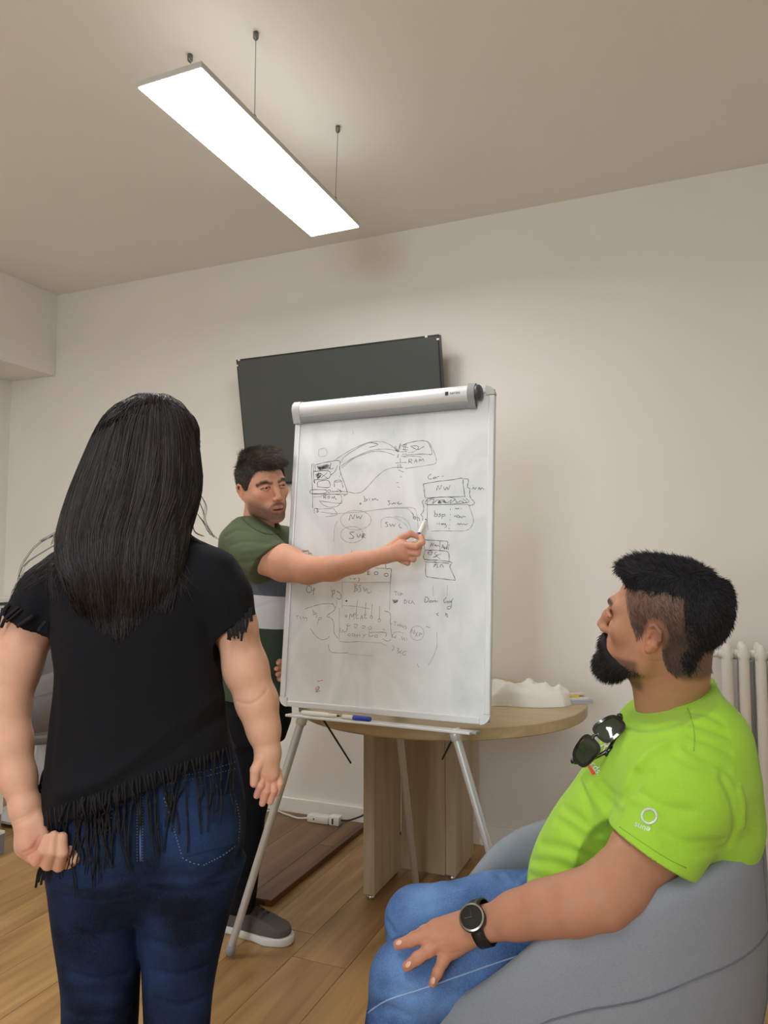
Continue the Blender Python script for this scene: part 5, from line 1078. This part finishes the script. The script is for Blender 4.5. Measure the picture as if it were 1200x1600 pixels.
# trousers
P = [U(pix_loft([(356, 1035), (352, 1060), (350, 1120), (352, 1150)], [(450, 1035), (454, 1060), (456, 1120), (445, 1150)], 2.60, 0, [.12, .13, .13])), U(cone(at(396, 1120, 2.55), at(386, 1250, 2.52), .088, .070), .03), U(cone(at(386, 1250, 2.52), at(376, 1410, 2.47), .068, .050), .02), U(cone(at(400, 1110, 2.67), at(330, 1260, 2.66), .088, .070), .03), U(cone(at(330, 1260, 2.66), at(252, 1415, 2.63), .068, .052), .02)]
P += [S_(ell(at(376, 1434, 2.47), (.08, .08, .030))), S_(ell(at(244, 1448, 2.63), (.08, .08, .030)))]
vtg = make(P, .005); crease_hits(vtg, [([(360, 1365), (380, 1372), (400, 1362)], .006, .008), ([(362, 1385), (380, 1392), (400, 1384)], .006, .007), ([(364, 1345), (384, 1350), (402, 1340)], .004, .008)])
Geo().vol(vtg).build('trousers', mat('black_twill', (16, 17, 22), .9, noise=.1, nscale=40, bump=.2, bscale=500, spec=.2), mn)
M_SHG = mat('shoe_grey_canvas', (92, 86, 82), .9, noise=.08, nscale=200, bump=.3, bscale=500); M_SOL = mat('sole_white', (226, 224, 220), .6)
shoe(mn, onZ(343, 1446, 0), onZ(459, 1476, 0), .098, M_SHG, M_SOL, 'shoe', mat('lace_grey', (58, 53, 51), .9))
shoe(mn, onZ(205, 1462, 0), onZ(300, 1470, 0), .098, M_SHG, M_SOL, 'shoe', MATS['lace_grey'])
# marker held in the right hand
marker('board_marker', at(644, 857, 2.168), onPlane(665.5, 811, bp(0, .5, .002), BN), .006, [('barrel', 0, .84, .0058, .0066, M_PENW), ('label_band', .40, .50, .0067, .0067, M_PENB), ('shoulder', .84, .95, .0052, .004, M_PENW), ('nib', .95, 1., .0024, .0018, M_ROD)], 'white marker held in the presenter\'s fingers against the board')
# ------------------------------------------------------------ man sitting in the tub chair
ms = empty('person', (at(900, 1400, 1.47)[0], at(900, 1400, 1.47)[1], 0)); tag(ms, 'seated bearded person in bright lime green t-shirt and blue jeans with a wristwatch', 'person')
SK_S = (182, 131, 104); FW = -CR
hd = Head(at(1035, 970, 1.39), -2.24, .20, 1.015, .19)
P = hd.skull(0.)
P += [U(cone(hd.w((0, -.038, -.045)), at(1052, 1102, 1.45), .056, .062), .02), U(cone(hd.w((0, .015, -.085)), at(1035, 1095, 1.44), .040, .05), .03)]
vhd = make(P, .0022); body = Geo().vol(vhd); nh = len(body.verts())
P = [U(pix_loft([(985, 1150), (930, 1240), (885, 1310), (870, 1380), (880, 1430)], [(1110, 1130), (1135, 1200), (1130, 1280), (1080, 1400), (1010, 1480)], 1.47, 0, [.12, .125, .13, .13, .10], ax=((890, 1430), (1060, 1100))), .03)]
P += [U(cone(at(900, 1478, 1.38), at(660, 1530, 1.33), .06, .042), .02), U(cone(at(900, 1428, 1.57), at(670, 1438, 1.585), .06, .042), .02)]
P += chain([at(1080, 1150, 1.62), at(975, 1330, 1.68), at(900, 1400, 1.60), at(870, 1420, 1.55)], [.055, .045, .03, .03], .02)
body.vol(make(P, .008))
arm = px([(1080, 1185, 1.315), (1044, 1270, 1.280), (1010, 1328, 1.248), (964, 1383, 1.200), (938, 1401, 1.186), (895, 1413, 1.19), (850, 1420, 1.21), (808, 1430, 1.23), (768, 1441, 1.248)])
P = chain(arm, [.056, .0545, .0535, .0475, .0450, .0440, .0405, .0345, .0285], .02)
P += [U(ell(at(950, 1425, 1.170), (.022, .022, .018)), .02)]
upn = nrm(CZ*.9-_F0*.35)
W_ = at(768, 1441, 1.248)
P += [U(cone(W_, at(690, 1462, 1.276), .0280, .0250, upn, 1.45), .014), U(cone(at(748, 1450, 1.25), at(706, 1480, 1.262), .0235, .0200, upn, 1.25), .014), U(cone(at(745, 1436, 1.262), at(684, 1452, 1.292), .0225, .0190, upn, 1.25), .014)]
finger(P, [(690, 1450, 1.294), (664, 1456, 1.296), (646, 1466, 1.296), (632, 1474, 1.294)], [.0118, .0105, .0096, .0082], .006)
finger(P, [(690, 1460, 1.280), (662, 1464, 1.278), (642, 1470, 1.277), (622, 1476, 1.281)], [.0122, .0110, .0100, .0086], .006)
finger(P, [(695, 1472, 1.270), (670, 1485, 1.260), (652, 1497, 1.258), (636, 1510, 1.258)], [.0120, .0106, .0098, .0084], .006)
finger(P, [(706, 1483, 1.262), (692, 1502, 1.250), (684, 1519, 1.247), (676, 1536, 1.247)], [.0110, .0094, .0084, .0072], .006)
finger(P, [(745, 1438, 1.275), (715, 1440, 1.305), (695, 1446, 1.32)], [.015, .0125, .010], .008)
va = make(P, .0023)
crease_hits(va, [([(664, 1449), (672, 1448), (680, 1447)], .0012, .0025), ([(706, 1490), (712, 1488), (718, 1487)], .0015, .002), ([(712, 1470), (690, 1476), (676, 1484)], -.0012, .004), ([(712, 1462), (690, 1466), (672, 1468)], -.0012, .004)])
body.vol(va); arm_b = Geo().vol(va).bvh()
V = body.verts(); C = np.tile(np.array(lin(SK_S)), (len(V), 1)); Q = hd.local(V); hm = (np.arange(len(V)) < nh).astype(float)
ax_, ay_, az_ = np.abs(Q[:, 0]), Q[:, 1], Q[:, 2]
# clipped hair on the side of the head
side = sstep(-.012, .008, az_-np.interp(ay_, [-.13, -.06, -.03, -.022, .004, .020, .030, .050, .07], [-.085, -.085, -.062, -.012, -.005, -.022, .000, .040, .075]))*(1-sstep(.052, .066, ay_+.2*np.maximum(0, .03-az_)*0))
C = mixc(C, side*hm, (88, 68, 58), .78)
jaw = sstep(.0, .012, -.058-.30*(ay_-.02)-az_)*sstep(.004, .02, ay_)*(1-sstep(0, .015, -.128-az_)); C = mixc(C, jaw*hm, (78, 58, 50), .7)
for x in (-1, 1):
    br = np.exp(-(seg_dist(Q, [(x*.014, .096, .0185), (x*.030, .093, .024), (x*.046, .080, .021)])/.005)**4); C = mixc(C, br*hm, (40, 30, 26), .9)
    ear = np.exp(-(np.linalg.norm((Q-[x*.08, -.012, -.01])/[.016, .026, .038], axis=1))**4); C = mixc(C, ear*hm, (196, 128, 102), .5)
far = (1-hm); C = mixc(C, far*np.exp(-(np.linalg.norm(V-at(660, 1490, 1.27), axis=1)/.055)**2), (204, 142, 116), .6)
body.build('body', skin_mat('skin_olive', SK_S), ms, C)
nm = mat('fingernail', (226, 176, 158), .35)
for q, r, d in (((622, 1475.0), 8, (-18, 6)), ((637, 1509), 8, (-15, 13)), ((676, 1534), 7, (-6, 15))):
    c = hit(arm_b, q[0]+1, q[1]-1); 
    if c is not None:
        g = nrm(at(q[0]+d[0], q[1]+d[1], 1.27)-at(*q, 1.27)); u = nrm(upn-g*(upn@g)); s_ = np.cross(g, u)
        G = ell(c+u*.001-g*.001, (.0062, .0048, .0022), np.stack([g, s_, u], 1)); Geo().vol(make([U(G)], .0009)).build('fingernail', nm, ms)
M_EYE = MATS['eye_white']
for x in (-1, 1): MB().lathe([(.0125*math.sin(a), .0125*math.cos(a)) for a in np.linspace(.02, 3.12, 14)], hd.w((x*.030, .0690, .0005)), 16).build('eye', M_EYE, ms, smooth=True)
# hair: long on top, dark at the back, clipped at the sides
M_HB = mat('hair_blue_black', (24, 24, 27), .7, spec=.25, vcol='tint'); M_HS = mat('hair_clipped_brown', (92, 74, 64), .6, noise=.3, nscale=150)
ZT = lambda y: np.interp(y, [-.14, -.088, -.078, -.066, -.052, -.020, .030, .056, .070, .11], [-.070, -.082, -.074, -.025, .056, .062, .054, .050, .060, .066])
P = [U(hd.fn(cap_fn((.0775, .0975, .0870), (0, -.014, .030), ZT), (-.1, -.13, -.1), (.1, .12, .14)))]
P += [U(hd.e((0, .048, .090), (.050, .044, .017), ('X', -.10)), .025), U(hd.e((0, -.01, .100), (.056, .060, .011)), .02), U(hd.e((0, -.090, .040), (.055, .024, .055)), .02)]
P += [U(hd.e((0, -.062, -.042), (.054, .024, .044)), .02)]
vh = make(P, .0026); Vh, Fh = vh.mesh(); Ps, Ns = sample(Vh, Fh, 15000, 5); q = hd.local(Ps)
t = sstep(.075, .11, q[:, 2])*sstep(-.09, -.03, q[:, 1]); fr_ = sstep(.0, .07, q[:, 1]); bk = 1-sstep(-.10, -.04, q[:, 1]); crown = sstep(.05, .1, q[:, 2])*bk
fl = np.stack([0*t, (.75*fr_+.15)*t-.35*bk*(1-crown*.5), .75*t*fr_-(1-t)*.8+.8*crown], 1)@hd.R.T
D = Ns*(.30+.12*t[:, None])+tang(fl, Ns)*.85; hair_build('hair', ms, M_HB, [(Vh, Fh)], [hair_tubes(Ps-Ns*.001, D, .011+.003*t+.006*t*fr_+.002*crown, .0006, Ns*.05, 4, 6)], (22, 22, 25), (18, 18, 21), (62, 60, 62), 12)
Pb, Nb = sample(*vhd.mesh(), 60000, 9); q = hd.local(Pb)
sd = (q[:, 2]-np.interp(q[:, 1], [-.13, -.06, -.03, -.022, .004, .020, .030, .050, .07], [-.085, -.085, -.062, -.012, -.005, -.022, .000, .040, .075]) > -.004) & (q[:, 1] < .060) & (np.abs(q[:, 0]) > .045) & (q[:, 2] < .075) & (np.linalg.norm((q-[-.082, -.012, -.008])/[.03, .026, .038], axis=1) > 1) & (np.abs(q[:, 0]) < .08)
Ps, Ns = Pb[sd][:9000], Nb[sd][:9000]; g = Geo(); g.put(*hair_tubes(Ps, Ns*.18+(hd.R@np.array([0, -.55, -.8]))[None], np.full(len(Ps), .0085), .00045, Ns*0, 3, 8)); g.build('clipped_hair', M_HS, ms)
# beard
P = hd.ch([(-.056, .012, -.078), (-.030, .070, -.103), (0, .086, -.110)], [.010, .017, .023], .02)+hd.ch([(.056, .012, -.078), (.030, .070, -.103), (0, .086, -.110)], [.010, .017, .023], .02)
P += [U(hd.e((0, .090, -.112), (.030, .028, .027)), .02)]+hd.ch([(-.034, .084, -.085), (-.022, .096, -.068), (0, .104, -.060), (.022, .096, -.068), (.034, .084, -.085)], [.010, .009, .0075, .009, .010], .008)
vb = make(P, .0026); Vb, Fb = vb.mesh(); Ps, Ns = sample(Vb, Fb, 8000, 7); q = hd.local(Ps)
hair_build('beard', ms, M_HB, [(Vb, Fb)], [hair_tubes(Ps-Ns*.003, Ns*.55+(hd.R@np.array([0, .42, -.75]))[None], np.full(len(Ps), .012), .00045, (hd.R@np.array([0, .0, -.3])), 4, 4)], (24, 23, 24), (18, 17, 18), (58, 52, 50), 12)
# jeans
dn2 = denim('denim_mid_blue', (18, 42, 94), (106, 142, 194))
def leg_(hx, hy, hdp, kx, ky, kd, foot, rk):
    H, K = at(hx, hy, hdp), at(kx, ky, kd); return [U(cone(H, (H+K)/2, .100, .084), .03), U(cone((H+K)/2, K, .084, rk), .03), U(cone(K, K+(foot-K)*.35, rk, .061), .02), U(cone(K+(foot-K)*.35, foot, .061, .050), .02)]
n0 = onZ(600, 1300, 0); K1 = at(640, 1532, 1.325); F1 = K1+FW*.085-_F0*.01; F1[2] = .10; K2 = at(652, 1438, 1.585); F2 = K2+FW*.02+_F0*.02; F2[2] = .10
P = leg_(900, 1478, 1.37, 640, 1532, 1.325, F1, .068)+leg_(900, 1428, 1.57, 652, 1438, 1.585, F2, .066)+[U(ell(at(915, 1440, 1.47), (.15, .15, .11)), .04)]
vj = make(P, .0042)
crease_hits(vj, [([(800, 1362), (812, 1385), (832, 1400)], .009, .007), ([(775, 1358), (790, 1380), (800, 1402)], .007, .007), ([(604, 1440), (614, 1454), (622, 1468)], .008, .006), ([(600, 1455), (608, 1470), (612, 1480)], .003, .006), ([(590, 1545), (620, 1548), (650, 1560)], .006, .007), ([(575, 1570), (605, 1575), (640, 1590)], .006, .007), ([(720, 1372), (690, 1378), (660, 1390)], -.002, .010), ([(740, 1400), (700, 1408), (660, 1420)], .0025, .010), ([(700, 1560), (730, 1545), (770, 1535)], .003, .009), ([(760, 1360), (770, 1376), (772, 1396)], -.004, .008)])
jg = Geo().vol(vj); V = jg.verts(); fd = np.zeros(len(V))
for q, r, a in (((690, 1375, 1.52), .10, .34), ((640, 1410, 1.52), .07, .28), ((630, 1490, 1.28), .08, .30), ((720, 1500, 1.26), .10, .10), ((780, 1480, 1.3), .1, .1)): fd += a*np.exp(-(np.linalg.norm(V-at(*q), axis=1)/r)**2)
jeans = jg.build('jeans', dn2, ms, fade=fd-.06); jb = jg.bvh()
line_on(jb, [(560, 1596), (585, 1575), (610, 1561), (660, 1545), (720, 1524), (790, 1500), (830, 1488)], .0014, 5, .0).build('outer_seam', mat('denim_seam_light', (150, 172, 206), .9), jeans, smooth=True)
for K, F in ((K1, F1), (K2, F2)):
    a = F-FW*.06; b = F+FW*.21; a[2] = b[2] = 0; shoe(ms, a, b, .098, mat('shoe_black', (30, 30, 32), .6), MATS['sole_white'])
# t-shirt
M_LIME = mat('lime_jersey', (158, 206, 62), .85, noise=.03, nscale=200, bump=.2, bscale=600, spec=.2, sheen=.1)
fo = [(1034, 994), (1018, 1028), (1004, 1058), (990, 1086), (972, 1112), (950, 1140), (925, 1180), (893, 1230), (868, 1262), (846, 1298), (828, 1335), (820, 1370), (822, 1410), (840, 1450)]
bo = [(1110, 1010), (1110, 1040), (1110, 1062), (1122, 1082), (1142, 1118), (1162, 1172), (1176, 1220), (1180, 1262), (1172, 1310), (1140, 1370), (1100, 1430), (1040, 1500)]
P = [U(pix_loft(fo, bo, 1.45, [.0, 0, 0, 0, .0], [.155, .165, .168, .17, .172, .178, .186, .184, .15, .09, .085, .08], ax=((885, 1440), (1058, 1090)), pw=2.35))]
P += [U(cone(at(1088, 1165, 1.345), at(1062, 1240, 1.282), .098, .094), .04), U(cone(at(1062, 1240, 1.282), at(1012, 1345, 1.236), .094, .078), .02), U(cone(at(1098, 1230, 1.33), at(1110, 1290, 1.32), .09, .075), .04)]
P += [U(cone(at(1075, 1150, 1.58), at(1000, 1270, 1.66), .09, .078), .04)]
vs = make(P, .0036)
h1, h2 = at(959, 1296, 1.235), at(1076, 1366, 1.235); nS = nrm(np.cross(h2-h1, _F0)); nS = nS if nS[2] < 0 else -nS
hemcut(vs, (h1+h2)/2, nS, at(985, 1390, 1.215), .128)
nk = nrm(np.cross(at(1110, 1062, 1.45)-at(986, 1114, 1.45), _F0)); nk = nk if nk[2] > 0 else -nk
vs.op(half(at(1048, 1088, 1.45), nk, *BIGB), 0, 'i')
vs.op(cone(hd.w((0, -.03, -.07)), at(1055, 1096, 1.45), .067, .056), .006, 's')
zz = lambda L: [(880+x/6, 1080+y/6) for x, y in L]
crease_hits(vs, [(a_, b_*1.7, c_) for a_, b_, c_ in [(zz([(690, 780), (660, 850), (620, 930), (560, 1000)]), .009, .010), (zz([(800, 760), (720, 820), (680, 880)]), .008, .007), (zz([(0, 1090), (150, 1200), (330, 1350)]), .005, .008), (zz([(0, 1260), (200, 1400), (350, 1500)]), .005, .008), (zz([(280, 900), (400, 1010), (520, 1130)]), .005, .008), (zz([(350, 860), (450, 960), (560, 1030)]), .004, .007), (zz([(120, 760), (210, 1000), (260, 1200)]), .004, .008), (zz([(190, 800), (300, 1000), (420, 1200)]), -.003, .009),
    (zz([(640, 950), (760, 990), (900, 1080), (1200, 1130)]), .005, .007), (zz([(640, 990), (780, 1040), (900, 1110)]), -.004, .009), (zz([(560, 280), (760, 350), (1000, 310)]), .0035, .009), (zz([(1000, 560), (860, 620), (760, 720)]), .004, .009), (zz([(950, 500), (800, 580), (700, 700)]), -.003, .009),
    ([(1082, 1130), (1108, 1138), (1135, 1148)], .004, .006), ([(1080, 1150), (1110, 1160), (1140, 1174)], .003, .006), ([(1080, 1112), (1105, 1116), (1128, 1128)], .003, .006), ([(1076, 1168), (1105, 1186), (1140, 1205), (1152, 1225)], .004, .008), ([(1050, 1172), (1072, 1190), (1110, 1200)], .003, .008), ([(1035, 1300), (1070, 1318), (1130, 1316)], .004, .008), ([(1045, 1322), (1080, 1334), (1130, 1326)], .003, .008), ([(1130, 1215), (1145, 1250), (1150, 1290), (1140, 1320)], .004, .008), ([(1146, 1210), (1160, 1250), (1160, 1290)], -.003, .007),
    ([(830, 1345), (870, 1350), (930, 1375)], .004, .008), ([(845, 1318), (890, 1328), (950, 1352)], .0035, .008), ([(870, 1280), (905, 1300), (955, 1330)], .0035, .008), ([(826, 1365), (850, 1376), (890, 1382)], .003, .007)]])
sg = Geo().vol(vs); shirt = sg.build('tshirt', M_LIME, ms); sb = sg.bvh()
M_LIMED = mat('lime_rib', (132, 182, 46), .9)
line_on(sb, [(1072, 1102), (1080, 1122), (1085, 1148), (1084, 1174)], .0012, 4, .0).build('shoulder_seam', M_LIMED, shirt, smooth=True)
line_on(sb, [(968, 1292), (1000, 1314), (1040, 1340), (1072, 1356)], .0009, 4, .0).build('sleeve_hem_stitch', M_LIMED, shirt, smooth=True)
na, nb = hd.w((0, -.03, -.07)), at(1055, 1096, 1.45); nax = nrm(nb-na); c0 = na+nax*(np.dot(at(1048, 1088, 1.45)-na, nk)/np.dot(nax, nk)); ru = nrm(CR-nk*(CR@nk)); rv = np.cross(nk, ru); ring_p = []
tt_ = np.clip(np.dot(c0-na, nax)/np.linalg.norm(nb-na), 0, 1); r0 = .067+(.056-.067)*tt_+.0035
for a in np.linspace(0, 2*math.pi, 65):
    d_ = ru*math.cos(a)+rv*math.sin(a); per = d_-nax*(d_@nax); ring_p.append(c0+d_*r0/np.linalg.norm(per)-nk*.002)
MB().tube(ring_p, .0042, 8, False).build('collar_rib', M_LIMED, shirt, smooth=True)
# prints
M_SIL = mat('silver_print', (214, 220, 224), .35, metal=.3); M_PW = mat('white_print', (240, 242, 240), .6); M_RED = mat('red_print', (232, 74, 44), .6)
ring = MB(); rp = []
for a in np.linspace(0, 2*math.pi, 33): rp.append((1014.5+11.5*math.cos(a), 1275.5+11.5*math.sin(a)*.98))
line_on(sb, rp, .0021, 2, .0004, ring, 6); ring.build('sleeve_logo', M_SIL, shirt, smooth=True)
text_on(sb, 'sun', 1001, 1290, 14, .42, 'sleeve_lettering', M_SIL, shirt); text_on(sb, 'e', 1012.5, 1296, 14, .42+math.pi, 'sleeve_lettering', M_SIL, shirt)
text_on(sb, 'R.', 947, 1168, 26, .95, 'chest_lettering', M_PW, shirt, .8); text_on(sb, 'oards.', 928, 1195, 15, .95, 'chest_lettering', M_PW, shirt)
patch_on(sb, [(915.5, 1193), (918.5, 1191), (931.5, 1209), (926, 1211.5)], .0006, 'chest_stripe', M_RED, shirt, 4)
# wristwatch
wt = empty('wristwatch', W_); tag(wt, 'black round wristwatch on the wrist resting on the blue jeans', 'watch')
wa = nrm(arm[-1]-arm[-2]); wc = at(754, 1442, 1.2505); fn_ = nrm(nrm(-ray(754, 1442))*1.0+CZ*.35-wa*.25); fn_ = nrm(fn_-wa*(fn_@wa)*.7); s2 = np.cross(wa, fn_)
M_WB = mat('watch_black', (20, 20, 22), .35); M_WG = mat('watch_glass', (14, 15, 18), .08, coat=.3); M_WS = mat('watch_steel', (150, 148, 130), .3, metal=.9)
sp = []; up2 = nrm(fn_-wa*(fn_@wa)); s2 = np.cross(wa, up2)
for a in np.linspace(0, 2*math.pi, 40): sp.append(wc+up2*.030*math.cos(a)+s2*.0345*math.sin(a))
G = []
for p, a in zip(sp, np.linspace(0, 2*math.pi, 40)):
    rr = nrm(p-wc); G.append([p-wa*.011, p-wa*.010+rr*.0035, p+wa*.010+rr*.0035, p+wa*.011])
MB().grid(np.array(G)).build('strap', M_WB, wt, smooth=True)
Rw = np.stack([nrm(np.cross(wa, fn_)), nrm(np.cross(fn_, np.cross(wa, fn_))), fn_], 1); wp = wc+up2*.0315
sharp(MB().lathe([(.019, 0), (.0225, .002), (.0225, .008), (.020, .0105)], wp, 36, Rw).build('case', M_WB, wt, smooth=True), 35)
sharp(MB().lathe([(.0205, .0104), (.0215, .0095), (.0215, .0112), (.0188, .0122), (.0188, .0106)], wp, 36, Rw).build('bezel', M_WS, wt, smooth=True), 35)
MB().lathe([(.0188, .0104), (.0186, .0114), (.0001, .0118)], wp, 36, Rw).build('dial', M_WG, wt)
MB().tube([wp+fn_*.0121, wp+fn_*.0121+Rw[:, 0]*.010], .0004, 4).tube([wp+fn_*.0121, wp+fn_*.0121+Rw[:, 1]*.012], .0004, 4).build('hands', M_WS, wt)
# sunglasses hooked in the collar
sgz = empty('sunglasses', at(935, 1155, 1.372)); tag(sgz, 'black framed sunglasses with green lenses hanging from the lime green collar', 'sunglasses')
M_FR = mat('black_acetate', (12, 13, 14), .12, coat=.5); M_LN = mat('green_lens', (38, 48, 30), .06, coat=.6)
GS = .92; SGD = 1.372; gc = at(933, 1155, SGD); gx = nrm(at(968, 1121, SGD)-at(898, 1189, SGD)); gn0 = nrm(-ray(933, 1155)); gn = nrm(gn0*.86-CR*.5+CZ*.05); gn = nrm(gn-gx*(gn@gx)); gy = np.cross(gn, gx)
def gp(x, y, z=0.): return gc+(gx*x+gy*y+gn*z)*GS
def lens_poly(cx, s, grow=0.):
    a = np.linspace(0, 2*math.pi, 41)[:-1]; ex = .0250+grow; ey = .0178+grow; out = []
    for t in a:
        c_, s_ = math.cos(t), math.sin(t); r = 1/((abs(c_)**3.2+abs(s_)**3.2)**(1/3.2)); x, y = ex*r*c_, ey*r*s_; y *= 1-.10*(x*s/ex); out.append((cx+x, y-.002*(x*s/ex)))
    return out
for s in (-1, 1):
    cx = s*.0335; inn = lens_poly(cx, s); outp = lens_poly(cx, s, .0055); n = len(inn); v = []; zf = lambda x: -.012*(x/.065)**2
    for (poly, z) in ((inn, .0018), (outp, .0018), (outp, -.0025), (inn, -.0025)): v += [gp(x, y, z+zf(x)) for x, y in poly]
    f = [(k*n+i, k*n+(i+1) % n, ((k+1) % 4)*n+(i+1) % n, ((k+1) % 4)*n+i) for k in range(4) for i in range(n)]
    me = MB().add(v, f).mesh('rim'); bm = bmesh.new(); bm.from_mesh(me); bmesh.ops.recalc_face_normals(bm, faces=bm.faces); bm.to_mesh(me); bm.free(); link('rim', me, M_FR, sgz)
    L = [gp(x, y, .0003+zf(x)) for x, y in inn]; MB().add(L+[gp(cx, 0, .0022+zf(cx))], [(i, (i+1) % n, n) for i in range(n)]).build('lens', M_LN, sgz, smooth=True)
    MB().tube(spline([gp(s*.064, .008, -.012), gp(s*.068, .007, -.018), gp(s*.060, .002, -.026), gp(s*.030, -.012, -.030), gp(-s*.012, -.024, -.030)], 5), [.0045]*5+[.0038]*16, 8).build('temple_arm', M_FR, sgz, smooth=True)
MB().tube(spline([gp(-.0085, .006, .0), gp(0, .0095, .001), gp(.0085, .006, .0)], 4), .0034, 8).build('bridge', M_FR, sgz, smooth=True)
